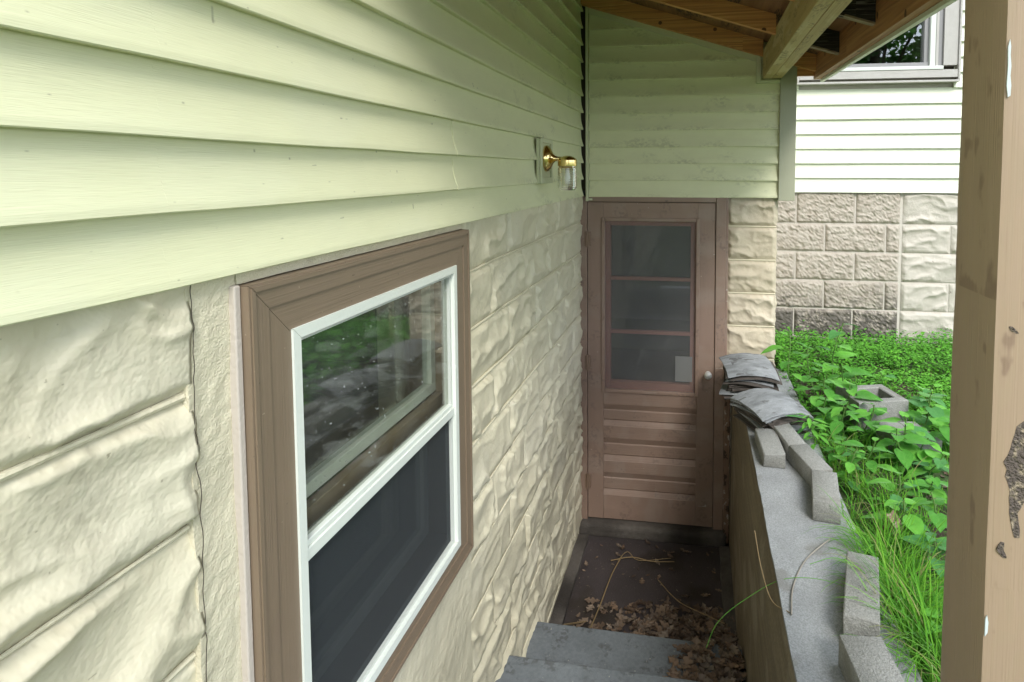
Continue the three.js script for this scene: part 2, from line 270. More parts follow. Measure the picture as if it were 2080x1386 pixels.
{ // the far wing, with an opening for its window
  const t = thing('wing_core', 'bare core wall of the far wing behind white siding', 'house'); t.userData.kind = 'structure';
  const z0 = -1.0, z1 = -.735;
  part('wall_core', rb(.9, 5.5, -.2, 2.86, z0, z1, 0), M.mortarFar, t);
  part('wall_core', rb(.9, 1.56, 2.86, 4.1, z0, z1, 0), M.gap, t);
  part('wall_core', rb(2.22, 5.5, 2.86, 4.1, z0, z1, 0), M.gap, t);
  part('wall_core', rb(.9, 5.5, 4.1, 6.2, z0, z1, 0), M.sideF, t);
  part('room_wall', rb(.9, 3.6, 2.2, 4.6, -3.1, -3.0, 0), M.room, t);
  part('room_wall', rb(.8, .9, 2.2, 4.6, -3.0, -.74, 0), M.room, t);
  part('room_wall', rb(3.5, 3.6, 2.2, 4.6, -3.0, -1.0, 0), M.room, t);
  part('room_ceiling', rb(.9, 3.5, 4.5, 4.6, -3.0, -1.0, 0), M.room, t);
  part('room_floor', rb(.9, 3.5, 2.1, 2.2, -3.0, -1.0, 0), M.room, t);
}

// ---------------------------------------------------------------- siding boards
// one board swept along its length; profile (out from the wall, up); slight sag and wave
function board(len, seed, dir, top = P4, n = 0) {
  const prof = [[0, .001], [.0175, 0], [.0194, .0018], [.0197, .0055], [.0186, .009], [.0172, .014], [.0112, .032], [.0068, .052], [.0042, .076], [.0030, top + .004], [-.001, top + .005]];
  const N = n || Math.max(4, Math.round(len / .1)), m = prof.length, pos = [], uv = [], idx = [];
  for (let i = 0; i <= N; i++) for (let j = 0; j < m; j++) {
    const s = (i / N) * len, wob = (vn(s * 2.2 + seed * 9, seed * 3.1) - .5), w2 = (vn(s * 5 + seed * 4, seed * 7.7) - .5);
    const out = prof[j][0] + (j > 0 && j < m - 2 ? wob * .0026 : 0), up = prof[j][1] + (j < 6 ? w2 * .0022 : 0);
    if (dir === 'z') pos.push(out, up, s); else pos.push(s, up, out);
    uv.push(s, prof[j][1]);
  }
  for (let i = 0; i < N; i++) for (let j = 0; j < m - 1; j++) { const a = i * m + j, b = a + 1, c = a + m, d = c + 1; if (dir === 'z') idx.push(a, b, c, b, d, c); else idx.push(a, c, b, b, c, d); }
  for (const i of [0, N]) for (let j = 1; j < m - 1; j++) { const a = i * m; if ((i === 0) === (dir === 'z')) idx.push(a, a + j + 1, a + j); else idx.push(a, a + j, a + j + 1); }
  let g = new THREE.BufferGeometry(); g.setAttribute('position', new THREE.Float32BufferAttribute(pos, 3)); g.setAttribute('uv', new THREE.Float32BufferAttribute(uv, 2)); g.setIndex(idx);
  g = toCreasedNormals(g, .5); return g;
}
function shiftUV(g, du, dv) { const uv = g.attributes.uv; for (let i = 0; i < uv.count; i++) uv.setXY(i, uv.getX(i) + du, uv.getY(i) + dv); return g; }
{
  const t = thing('siding_wall', 'long cream vinyl lap siding wall on the left, above the basement window', 'wall');
  for (let k = 0; k < 12; k++) {
    const y = SY + k * P4, joint = k === 1 || k === 2 ? 2.02 : k === 5 || k === 6 ? 1.0 : k === 9 || k === 10 ? 2.6 : 0;
    const z0 = .036 + .006 * (k % 3 === 1 ? 1 : 0) + .004 * vn(k * 3.3, 1);
    const spans = joint ? [[z0, joint], [joint - .02, 6.2]] : [[z0, 6.2]];
    spans.forEach(([a, b], i) => { const o = part('siding_board', shiftUV(board(b - a, k * 1.7 + i, 'z'), a, k * P4), M.sideL, t); o.position.set(-.0180 + (joint && !i ? .0006 : 0), y, a); });
  }
}
{
  const t = thing('siding_wall', 'yellowish lap siding wall directly above the brown basement door', 'wall');
  for (let k = 0; k < 13; k++) { const o = part('siding_board', shiftUV(board(1.172 - .03, k * 2.3 + 50, 'x'), .03, k * P4), M.sideB, t); o.position.set(.03, SY - .005 + k * P4, -.005); }
  part('corner_board', rb(1.168, 1.262, 1.995, 2.785, -.02, .024, .003, 'y'), M.trimGrey, t);
  part('corner_board', rb(1.2365, 1.262, 1.995, 2.785, -.12, -.0205, .003, 'y'), M.trimGrey, t);
  part('siding_board', rb(1.2364, 1.249, 2.0, 2.84, -.70, -.1205, 0, 'y'), M.sideF, t);
  part('corner_channel', rb(.012, .028, 1.985, 3.3, -.005, .030, .002, 'y'), M.trimSide, t);
  part('corner_channel', rb(.0285, .052, 1.990, 2.001, -.003, .026, .001, 'x'), M.trimSide, t);
  // channel under the sloping roof edge, and the little trim pocket round the beam end
  const sl = .314, yb = (x) => 2.834 - (x - 1.07) * sl;
  part('roof_channel', prism([[.03, yb(.03) - .034], [1.03, yb(1.03) - .034], [1.03, yb(1.03) + .02], [.03, yb(.03) + .02]], .006, .0195, 'xyz'), M.trimSide, t);
  part('beam_pocket', rb(1.03, 1.057, 2.685, 2.86, -.004, .03, .002), M.trimSide, t);
  part('beam_pocket', rb(1.0575, 1.1675, 2.685, 2.703, -.004, .03, .002), M.trimSide, t);
}
{
  const t = thing('siding_wall', 'bright white lap siding on the far wing, under its window', 'wall');
  const wx0 = 1.368, wx1 = 2.415, wy0 = 2.777, wy1 = 4.2;
  for (let k = 0; k < 24; k++) {
    const y = 2.019 + k * P4, cut = y + P4 > wy0 + .02 && y < wy1;
    for (const [a, b] of cut ? [[1.263, wx0 + .02], [wx1 - .02, 3.6]] : [[1.25, 3.6]]) { const o = part('siding_board', shiftUV(board(b - a, k * 1.3 + 90 + a, 'x'), a, k * .17), M.sideF, t); o.position.set(a, y, -.7225); }
  }
}

// ---------------------------------------------------------------- stone blocks
// rock-faced block: w along, h up, face displaced outwards (+n); returned with its back at 0
function rock(w, h, seed, cell, style, colour) {
  const nx = Math.max(6, Math.round(w / cell)), ny = Math.max(5, Math.round(h / cell)), pos = [], uv = [], col = [], idx = [];
  for (let j = 0; j <= ny; j++) for (let i = 0; i <= nx; i++) {
    const a = (i / nx) * w, b = (j / ny) * h, e = style.open ? Math.min(a, b, h - b) : Math.min(a, w - a, b, h - b), edge = sst(0, style.margin, e + .006 * (vn(a * 60 + seed, b * 60) - .5) * (e > .001 ? 1 : 0));
    const X = a / style.s + seed * 5.3, Y = b / style.s + seed * 2.9;
    const wx = fbm(X * .7 + 3, Y * .7, 3) * 1.6, wy = fbm(X * .7 + 9, Y * .7 + 5, 3) * 1.6;
    const r = 1 - Math.abs(2 * vn(X * .55 + wx + Y * style.shear, Y * 1.35 + wy - X * .2) - 1), r2 = 1 - Math.abs(2 * vn(X * 1.6 + wy * 1.4, Y * 3.0 + wx) - 1);
    let d = style.base + style.a1 * (r * r - .3) + style.a2 * (r2 * r2 - .3) + style.a3 * (fbm(a * style.f3 + seed, b * style.f3, 3) - .5);
    d = Math.max(.002, edge * d);
    pos.push(a, b, d); uv.push(a + seed * .37, b + seed * .53);
    if (colour) col.push(...colour(a, b, d));
  }
  const W1 = nx + 1;
  for (let j = 0; j < ny; j++) for (let i = 0; i < nx; i++) { const a = j * W1 + i; idx.push(a, a + 1, a + W1, a + 1, a + W1 + 1, a + W1); }
  // skirt back to the wall
  const ring = []; for (let i = 0; i <= nx; i++) ring.push(i); for (let j = 1; j <= ny; j++) ring.push(j * W1 + nx); for (let i = nx - 1; i >= 0; i--) ring.push(ny * W1 + i); for (let j = ny - 1; j >= 1; j--) ring.push(j * W1);
  const base = pos.length / 3; ring.forEach((q) => { pos.push(pos[q * 3], pos[q * 3 + 1], -.004); uv.push(uv[q * 2], uv[q * 2 + 1]); if (colour) col.push(col[q * 3], col[q * 3 + 1], col[q * 3 + 2]); });
  ring.forEach((q, i) => { const n = (i + 1) % ring.length; idx.push(q, base + i, ring[n], ring[n], base + i, base + n); });
  const g = new THREE.BufferGeometry(); g.setAttribute('position', new THREE.Float32BufferAttribute(pos, 3)); g.setAttribute('uv', new THREE.Float32BufferAttribute(uv, 2)); if (colour) g.setAttribute('color', new THREE.Float32BufferAttribute(col, 3)); g.setIndex(idx); g.computeVertexNormals(); return g;
}
const ROCK = { margin: .020, s: .15, shear: .45, base: .009, a1: .018, a2: .0065, a3: .0025, f3: 45 };
{
  const t = thing('stone_foundation', 'cream painted rock-face stone foundation under the left siding', 'wall');
  const step = .1925, top = 1.852, face = -.0305;
  const put = (z0, z1, y0, y1, seed, cell, open) => { const o = part('stone_block', rock(z1 - z0, y1 - y0, seed, cell, open ? { ...ROCK, open } : ROCK), M.stone, t); o.rotation.y = Math.PI / 2; o.position.set(face, y0, z1); };
  const joint = (z0, z1, y) => { const g = new THREE.CylinderGeometry(.0048, .0048, z1 - z0, 8, 60); g.rotateX(Math.PI / 2); const p = g.attributes.position; for (let i = 0; i < p.count; i++) { const k = fbm(p.getZ(i) * 7 + y * 50, 3, 3); p.setY(i, p.getY(i) * (.4 + 1.1 * k) + .005 * (vn(p.getZ(i) * 5 + y * 50, 3) - .5)); p.setX(i, p.getX(i) * (.3 + 1.2 * k)); } g.translate(face + .004, y, (z0 + z1) / 2); part('mortar_joint', boxUV(g, 'z'), M.mortar, t).geometry.computeVertexNormals(); };
  const half = .203, j2 = .003;
  let seed = 1;
  for (let c = 0; c < 11; c++) {
    const yb = top - c * step, yt = c ? yb + step : 2.055, off = (c % 2) * half;
    // inner stretch between the door corner and the basement window
    let cuts = [.002]; for (let z = .25 - off; z < 1.90; z += .406) if (z > .07 && z < 1.86) cuts.push(z); cuts.push(1.915);
    for (let i = 0; i + 1 < cuts.length; i++) put(cuts[i] + j2 * .6, cuts[i + 1] - j2 * .6, yb + j2, yt - j2, seed++, .0085);
    joint(.002, 1.915, yb);
    // near stretch left of the window
    cuts = [2.957]; for (let z = 3.40 + off; z < 5.2; z += .406) cuts.push(z); cuts.push(5.4);
    for (let i = 0; i + 1 < cuts.length; i++) if (yt > .88) put(cuts[i] + j2 * .4, cuts[i + 1] - j2 * .4, yb + j2, yt - j2, seed++ + .5, i < 2 && yb > 1.1 ? .0055 : .02, i === 0);
    if (yt > .9) joint(2.965, 5.4, yb);
  }
  // smooth parging round and under the window
  const slab = (z0, z1, y0, y1) => { const nz = Math.ceil((z1 - z0) / .012), ny = Math.ceil((y1 - y0) / .012), g = new THREE.BoxGeometry(.016, y1 - y0, z1 - z0, 1, ny, nz); const p = g.attributes.position; for (let i = 0; i < p.count; i++) if (p.getX(i) > 0) p.setX(i, p.getX(i) + .010 * (fbm(p.getZ(i) * 9 + 4, p.getY(i) * 7, 4) - .5) + .002 * (vn(p.getZ(i) * 80, p.getY(i) * 80) - .5)); g.translate(-.023, (y0 + y1) / 2, (z0 + z1) / 2); const o = part('parging', boxUV(g, 'z'), M.stucco, t); o.geometry.computeVertexNormals(); };
  slab(2.872, 2.964, .985, 2.055); slab(1.919, 1.951, .985, 2.055); slab(1.919, 2.958, -.2, .983); slab(1.952, 2.871, 1.997, 2.056);
  // the crack between parging and stone
  const cr = []; for (let i = 0; i <= 60; i++) { const y = 2.04 - i * .0125; cr.push([-.0118 + .004 * vn(i * .7, 2), y, 2.9615 + .014 * (fbm(y * 14, 4, 5) - .5)]); }
  part('crack', tube(cr, .0009, 240, 4), M.gap, t);
}
{
  const t = thing('stone_pier', 'cream rock-face stone pier right of the brown door', 'wall');
  const ys = [2.046, 1.836, 1.632, 1.429, 1.226, 1.022, .82]; const st = { ...ROCK, base: .014, a2: .006, a3: .006, s: .1, margin: .024 };
  for (let i = 0; i + 1 < ys.length; i++) {
    part('stone_block', rock(.292, ys[i] - ys[i + 1] - .010, 31 + i, .007, st), M.stonePier, t).position.set(.876, ys[i + 1] + .005, -.029);
    const b = part('stone_block', rock(.40, ys[i] - ys[i + 1] - .010, 61 + i, .012, st), M.stonePier, t); b.rotation.y = Math.PI / 2; b.position.set(1.151, ys[i + 1] + .005, -.03);
    const g = new THREE.CylinderGeometry(.005, .005, .29, 8, 8); g.rotateZ(Math.PI / 2); g.translate(1.02, ys[i + 1], -.026); part('mortar_joint', boxUV(g, 'x'), M.mortar, t).geometry.computeVertexNormals();
  }
}
{
  const t = thing('block_foundation', 'beige split-face block foundation under white siding, dark stained near the ground', 'wall');
  const ys = [2.03, 1.80, 1.599, 1.396, 1.193, .988, .80], xs = [[1.19, 1.39, 1.79, 2.09], [1.17, 1.587, 1.995, 2.09], [1.17, 1.39, 1.79, 2.09], [1.17, 1.587, 1.995, 2.09], [1.17, 1.385, 1.785, 2.09], [1.17, 1.58, 1.99, 2.09]];
  const split = { margin: .012, s: .05, shear: .2, base: .012, a1: .006, a2: .008, a3: .020, f3: 110 };
  for (let c = 0; c < 6; c++) for (let i = 0; i < 3; i++) {
    const x0 = xs[c][i], y0 = ys[c + 1], col = (a, b, d) => {
      const x = x0 + a, y = y0 + b, n = fbm(x * 9, y * 9, 4), g = vn(x * 140, y * 140);
      let m = sst(1.5, 1.02, y + .35 * (n - .5)) * sst(.25, .6, g * .5 + fbm(x * 30, y * 30, 3) * .5); if (y < 1.16) m = Math.max(m, sst(.40, .55, n + (1.1 - y) * 1.2) * .9);
      const base = mix3([1.02, .98, .93], [.84, .77, .71], fbm(x * 14 + 3, y * 14, 3)); return mix3(base, [.10, .095, .09], Math.min(.93, m * (c === 2 ? .35 : c < 2 ? .12 : .9)));
    };
    part('split_block', rock(xs[c][i + 1] - x0 - .010, ys[c] - y0 - .012, 100 + c * 3 + i, .0075, split, col), M.stoneFar, t).position.set(x0 + .005, y0 + .006, -.7345);
  }
  // smoother rock-face blocks further right
  for (let c = 0; c < 6; c++) { const cut = c % 2 ? [2.10, 2.415, 2.82, 3.22, 3.6] : [2.10, 2.50, 2.9, 3.3, 3.6]; for (let i = 0; i < 4; i++) part('stone_block', rock(cut[i + 1] - cut[i] - .008, ys[c] - ys[c + 1] - .008, 140 + c * 4 + i, i < 2 ? .008 : .02, { ...ROCK, shear: -.2, s: .12 }, (a, b) => { const n = vn((cut[i] + a) * 130, b * 130); return n > .97 ? [.5, .47, .42] : [1.08, 1.06, 1.02]; }), M.stoneFar, t).position.set(cut[i] + .004, ys[c + 1] + .004, -.7345); }
}

// ---------------------------------------------------------------- basement window in the left wall
// mitred frame in the zy plane; returns four boards
function mitre(t, name, z0, z1, y0, y1, w, x0, x1, m, label) {
  const B = [[[z0, y1], [z1, y1], [z1 - w, y1 - w], [z0 + w, y1 - w]], [[z0, y0], [z1, y0], [z1 - w, y0 + w], [z0 + w, y0 + w]], [[z0, y0], [z0, y1], [z0 + w, y1 - w], [z0 + w, y0 + w]], [[z1, y0], [z1, y1], [z1 - w, y1 - w], [z1 - w, y0 + w]]];
  B.forEach((q, i) => { const cz = q.reduce((s, p) => s + p[0], 0) / 4, cy = q.reduce((s, p) => s + p[1], 0) / 4, k = .9985; part(name, prism(q.map(([z, y]) => [cz + (z - cz) * k, cy + (y - cy) * k]), x0, x1, 'zyx', i < 2 ? 'z' : 'y'), m, t); });
}
{
  const t = thing('basement_window', 'brown framed basement window with white storm sash in the left wall', 'window');
  mitre(t, 'casing_board', 1.953, 2.871, .991, 1.995, .044, -.03, .0075, M.brown);
  mitre(t, 'casing_bead', 1.957, 2.867, .995, 1.991, .008, .0077, .0105, M.brown);
  mitre(t, 'casing_inner', 1.998, 2.826, 1.006, 1.951, .056, -.029, .0045, M.brown);
  part('caulk_line', rb(-.03, -.004, .99, 1.997, 2.8725, 2.886, .003), M.caulk, t);
  mitre(t, 'storm_frame', 2.054, 2.771, 1.062, 1.901, .020, -.022, .009, M.white);
  mitre(t, 'storm_stop', 2.0745, 2.7505, 1.0825, 1.8805, .009, -.022, -.002, M.whiteDirty);
  part('storm_rail', rb(-.020, .004, 1.466, 1.490, 2.075, 2.75, .002), M.white, t);
  part('storm_rail', rb(-.019, .000, 1.4903, 1.502, 2.084, 2.741, .002), M.white, t);
  part('storm_pane', rb(-.0125, -.0105, 1.5022, 1.871, 2.084, 2.741, 0), M.glassDusty, t, 'dusty upper storm pane mirroring green trees');
  part('insect_screen', rb(-.0105, -.0100, 1.092, 1.4658, 2.084, 2.741, 0), M.screen, t, 'fine grey insect screen in the lower half');
  // reveal and prime sash behind the storm
  for (const [a, b, c, d] of [[2.0, 2.03, 1.03, 1.955], [2.795, 2.834, 1.03, 1.955]]) part('reveal_board', rb(-.2, -.031, c, d, a, b, 0, 'y'), M.brown, t);
  part('reveal_board', rb(-.2, -.031, 1.90, 1.954, 2.031, 2.794, 0), M.brown, t); part('reveal_board', rb(-.2, -.031, 1.031, 1.075, 2.031, 2.794, 0), M.brown, t);
  for (const [n, y0, y1, x] of [['sash', 1.52, 1.899, -.085], ['sash', 1.077, 1.516, -.115]]) {
    const f = part(n, rb(x - .014, x + .014, y0, y0 + .028, 2.032, 2.793, .002), M.whiteDirty, t);
    part('stile', rb(x - .014, x + .014, y0 + .0283, y1, 2.032, 2.062, .002), M.whiteDirty, f); part('stile', rb(x - .014, x + .014, y0 + .0283, y1, 2.763, 2.793, .002), M.whiteDirty, f);
    part('pane', rb(x - .002, x + .002, y0 + .0285, y1 - .02, 2.0625, 2.7625, 0), M.glass, f);
  }
  part('meeting_strip', rb(-.072, -.05, 1.476, 1.516, 2.032, 2.793, .002), M.brown, t);
}

// ---------------------------------------------------------------- far window
{
  const t = thing('wing_window', 'white framed window with grey sash in the far wing, mirroring trees', 'window');
  const X0 = 1.368, X1 = 2.415, Y0 = 2.777, Y1 = 4.2, zf = -.70;
  part('casing_board', rb(X0 + .014, 1.545, 2.875, Y1, -.735, -.672, .002), M.winFrame, t); part('casing_board', rb(2.312, X1 - .014, 2.875, Y1, -.735, -.672, .002), M.winFrame, t);
  part('casing_board', rb(X0 + .014, X1 - .014, 2.795, 2.846, -.735, -.664, .002), M.winFrame, t); part('casing_board', rb(1.546, 2.311, 4.05, Y1, -.735, -.672, .002), M.winFrame, t);
  part('channel', rb(X0, X0 + .013, 2.779, Y1, -.72, -.658, .002), M.winFrame, t); part('channel', rb(X1 - .013, X1, 2.779, Y1, -.72, -.658, .002), M.winFrame, t); part('channel', rb(X0, X1, 2.764, 2.778, -.72, -.656, .002), M.winFrame, t);
  part('sill', rb(1.50, 2.31, 2.848, 2.872, -.735, -.660, .003), M.whiteDirty, t);
  for (const [a, b] of [[1.5455, 1.575], [2.282, 2.311]]) part('jamb_liner', rb(a, b, 2.873, 4.05, -.76, -.69, .002), M.winGrey, t);
  for (const [a, b] of [[1.5755, 1.592], [2.2645, 2.2815]]) part('jamb_strip', rb(a, b, 2.873, 4.05, -.76, -.68, .002), M.winFrame, t);
  for (const [a, b] of [[1.5925, 1.625], [2.2305, 2.264]]) part('jamb_strip', rb(a, b, 2.873, 4.05, -.78, -.684, .002), M.whiteDirty, t);
  const s = part('sash', rb(1.6255, 2.2300, 2.874, 2.902, -.78, -.70, .002), M.winGrey, t);
  part('stile', rb(1.6255, 1.655, 2.903, 4.04, -.78, -.71, .002), M.winGrey, s); part('stile', rb(2.2, 2.2300, 2.903, 4.04, -.78, -.71, .002), M.winGrey, s);
  part('pane', rb(1.6555, 2.1995, 2.903, 4.04, -.743, -.739, 0), M.glassFar, s);
}

// ---------------------------------------------------------------- basement door
{
  const t = thing('door', 'brown painted basement door with three-light glass and three low panels', 'door');
  const z = 0, T = .042;
  part('jamb', rb(-.028, .0155, -.06, 2.012, -.14, .012, .003), M.door, t); part('jamb', rb(.808, .868, -.06, 2.012, -.14, .010, .004), M.door, t);
  part('header', rb(.016, .8075, 1.981, 2.012, -.14, .012, .003), M.door, t);
  part('peeling_trim', rb(.8685, .905, -.13, 1.03, -.03, .030, .006), M.peel, t, 'rough strip of peeling brown paint beside the jamb');
  part('jamb_patch', rb(.8685, .882, 1.0305, 2.03, -.03, .004, .002), M.door, t);
  const x0 = .0185, x1 = .805, y0 = -.05, y1 = 1.977, gx0 = .118, gx1 = .700, gy0 = .788, gy1 = 1.870;
  part('stile', rb(x0, gx0, y0, y1, -T, z, .002, 'y'), M.door, t); part('stile', rb(gx1, x1, y0, y1, -T, z, .002, 'y'), M.door, t);
  part('rail', rb(gx0 + .0003, gx1 - .0003, gy1, y1, -T, z - .0004, .001, 'x'), M.door, t);
  // low part: three sunk panels between flat rails
  const pan = [[.697, .560], [.478, .332], [.254, .108]]; let up = gy0;
  for (const [a, b] of pan) {
    part('rail', rb(gx0 + .0003, gx1 - .0003, a, up, -T, z - .0006, .003, 'x'), M.door, t); up = b;
    const g = prism([[-.012, 0], [-.012, a - b - .0006], [-.0155 + .012, a - b - .0006], [-.0155, a - b - .035], [-.010, a - b - .042], [-.010, .040], [-.016, .032], [-.003, 0]].map(([q, w]) => [q, w]).map(([q, w]) => [q === -.012 ? -.035 : q, w]), 0, gx1 - gx0 - .0008, 'xyz');
    g.rotateY(-Math.PI / 2); // profile depth now along +z... width along -x
    const m = part('panel', boxUV(g, 'x', a), M.door, t); m.geometry.computeVertexNormals(); m.rotation.y = 0; m.position.set(gx1 - .0004, b + .0003, 0); 
  }
  part('rail', rb(gx0 + .0003, gx1 - .0003, y0, up, -T, z - .0006, .003, 'x'), M.door, t);
  // glazing bead and glass
  for (const [a, b, c, d] of [[gx0 - .012, gx0 + .010, gy0 - .012, gy1 + .012], [gx1 - .010, gx1 + .012, gy0 - .012, gy1 + .012]]) part('glazing_bead', rb(a, b, c, d, -.02, .007, .004, 'y'), M.door, t);
  for (const [c, d] of [[gy0 - .012, gy0 + .010], [gy1 - .010, gy1 + .012]]) part('glazing_bead', rb(gx0 + .0105, gx1 - .0105, c, d, -.02, .007, .004, 'x'), M.door, t);
  part('door_screen', rb(gx0 + .0105, gx1 - .0105, gy0 + .0105, gy1 - .0105, -.0095, -.009, 0), M.screenDoor, t, 'dusty dark screen over the door glass');
  part('door_pane', rb(.1603, .6567, .8423, 1.8327, -.058, -.055, 0), M.glassDusty, t);
  // red-brown inner frame with two bars
  const i0 = .160, i1 = .657, j0 = .842, j1 = 1.833, zi0 = -.062, zi1 = -.018;
  part('inner_stile', rb(.1185, i0, gy0 + .0005, gy1 - .0005, zi0, zi1, .002, 'y'), M.doorRed, t); part('inner_stile', rb(i1, .6995, gy0 + .0005, gy1 - .0005, zi0, zi1, .002, 'y'), M.doorRed, t);
  part('inner_rail', rb(i0 + .0003, i1 - .0003, gy0 + .0005, j0, zi0, zi1, .002, 'x'), M.doorRed, t); part('inner_rail', rb(i0 + .0003, i1 - .0003, j1, gy1 - .0005, zi0, zi1, .002, 'x'), M.doorRed, t);
  for (const y of [1.50, 1.16]) part('glazing_bar', rb(i0 + .0003, i1 - .0003, y - .010, y + .010, -.054, zi1 - .004, .002, 'x'), M.doorRed, t);
  part('paper_note', rb(.568, .672, .862, 1.022, -.0170, -.0162, 0), std({ color: C(.36, .36, .34), roughness: .9 }), t, 'pale paper note behind the glass, low right');
  // knob and hinges
  const kp = [[0, .052], [.012, .050], [.020, .043], [.0235, .033], [.022, .022], [.014, .014], [.009, .008], [.009, .003], [.017, .002], [.018, 0]].map(([r, h]) => new THREE.Vector2(r, h)).reverse();
  const kg = new THREE.LatheGeometry(kp, 24); kg.rotateX(Math.PI / 2); part('knob', kg, M.knob, t, 'small round pale knob').position.set(.769, .924, 0);
  part('latch_plate', rb(.758, .782, .885, .89, .0005, .003, .001), M.iron, t);
  for (const y of [1.748, .966, .195]) { const h = part('hinge', rb(.0005, .038, y - .045, y + .045, .0005, .0145, .002, 'y'), M.iron, t); const b = new THREE.CylinderGeometry(.006, .006, .10, 12); b.translate(.017, y, .018); part('hinge_pin', b, M.iron, h); }
}
{
  const g = new RoundedBoxGeometry(.93, .095, .20, 3, .03); const p = g.attributes.position; for (let i = 0; i < p.count; i++) p.setZ(i, p.getZ(i) + .012 * (vn(p.getX(i) * 14 + 5, p.getY(i) * 9) - .5)); g.translate(.425, -.105, -.038);
  single('threshold', boxUV(g, 'x'), M.curb, 'worn dirty concrete threshold under the brown door', 'threshold').geometry.computeVertexNormals();
}

// ---------------------------------------------------------------- wall lamp
{
  const t = thing('wall_lamp', 'brass wall lamp with ribbed clear glass jar on the left siding', 'lamp', [0, 2.222, 1.02]);
  const mb = part('mounting_block', rb(-.004, .012, -.106, .094, -.10, .108, .004), M.trimSide, t);
  for (const [a, b, c, d] of [[-.106, .094, .085, .108], [-.106, .094, -.10, -.08]]) part('block_rim', rb(.0122, .0215, a, b, c, d, .003, 'y'), M.trimSide, mb);
  part('block_rim', rb(.0122, .0215, .074, .094, -.0795, .0845, .003, 'z'), M.trimSide, mb); part('block_rim', rb(.0122, .0215, -.106, -.080, -.0795, .0845, .003, 'z'), M.trimSide, mb);
  const rot = (pts, seg = 40) => { const g = new THREE.LatheGeometry(pts.map(([r, h]) => new THREE.Vector2(r, h)), seg); return g; };
  const bg = rot([[0.059, 0], [.060, .006], [.057, .012], [.050, .017], [.046, .022], [.036, .027], [.022, .034], [.013, .044], [.009, .056], [.0085, .074]]); bg.rotateZ(-Math.PI / 2); bg.translate(.0125, .006, 0); part('backplate', bg, M.brass, t);
  const cx = .112, cg = rot([[.0, .020], [.014, .0185], [.030, .013], [.040, .006], [.0425, .001], [.043, -.002], [.043, -.026], [.0415, -.028], [.039, -.026]]); cg.translate(cx, -.001, 0); part('cap', cg, M.brass, t);
  const jp = []; for (let i = 0; i <= 60; i++) { const s = i / 60; let r = .0365 + .0065 * sst(0, .12, s) - .007 * sst(.86, 1, s); r += .0014 * Math.sin(s * 30 * Math.PI * 1.0); jp.push([r, -.028 - s * .108]); }
  jp.push([.030, -.137], [.0, -.137]); part('glass_jar', rot(jp, 48), M.jar, t).position.set(cx, 0, 0);
  const bl = rot([[0, -.108], [.012, -.105], [.019, -.094], [.021, -.082], [.018, -.068], [.013, -.055], [.0125, -.035], [.0, -.03]].reverse(), 24); part('bulb', bl, std({ color: C(.85, .85, .82), roughness: .35 }), t).position.set(cx, 0, 0);
}

// ---------------------------------------------------------------- porch roof, beam, post
const SL = .314, YB = (x) => 2.834 - (x - 1.07) * SL;
{
  const t = thing('porch_roof', 'low sloping porch roof with bare orange rafters over the stairwell', 'roof');
  const slab = (x0, x1, d0, d1) => [[x0, YB(x0) + d0], [x1, YB(x1) + d0], [x1, YB(x1) + d1], [x0, YB(x0) + d1]];
  [.020, .60, 1.20, 1.80, 2.40, 2.94].forEach((z, i) => {
    part('rafter', prism(slab(-.01, 1.0645, 0, .093), z, z + .038, 'xyz'), M.rafter, t);
    const tl = part('rafter_tail', prism(slab(1.1755, 1.3605, i ? -.004 : 0, .093), z - .003, z + .037, 'xyz'), i ? M.tail : M.rafter, t, i ? 'blackened weathered rafter tail' : undefined);
    if (i) part('tail_edge', prism(slab(1.1755, 1.3605, -.012, -.0045), z - .002, z + .036, 'xyz'), M.tailEdge, tl);
  });
  for (let i = 0; i < 5; i++) { const a = -.012 + i * .289, b = a + .287; part('deck_plank', prism([[a, YB(a) + .0935], [b, YB(b) + .0935], [b, YB(b) + .112], [a, YB(a) + .112]], .018, 3.06, 'xyz', 'z'), M.deck, t); }
  part('roof_covering', prism(slab(-.012, 1.45, .1125, .125), -.03, 3.08, 'xyz'), M.roofTop, t);
  part('beam', rb(1.0655, 1.1175, 2.709, 2.872, .032, 3.02, .004, 'z'), M.beam, t); part('beam', rb(1.1182, 1.1750, 2.709, 2.856, .032, 3.02, .004, 'z'), M.beam, t);
  // fascia sags a little towards the front
  const f = part('fascia', rb(1.3610, 1.3985, 2.705, 2.834, -.02, 3.05, .002, 'z'), M.fasciaWood, t); f.rotation.x = 0; const tilt = (o) => { o.geometry.translate(0, 0, 0); const p = o.geometry.attributes.position; for (let i = 0; i < p.count; i++) p.setY(i, p.getY(i) - .020 * p.getZ(i) * (p.getY(i) < 2.8 ? 1 : 0)); };
  tilt(f); const dr = part('drip_edge', rb(1.3990, 1.4180, 2.690, 2.842, -.022, 3.06, .002, 'z'), M.drip, t); tilt(dr);
  const bl = part('end_block', rb(1.262, 1.3605, 2.722, 2.775, .0, .0195, .002, 'x'), M.rafter, t); bl.rotation.z = 0;
}
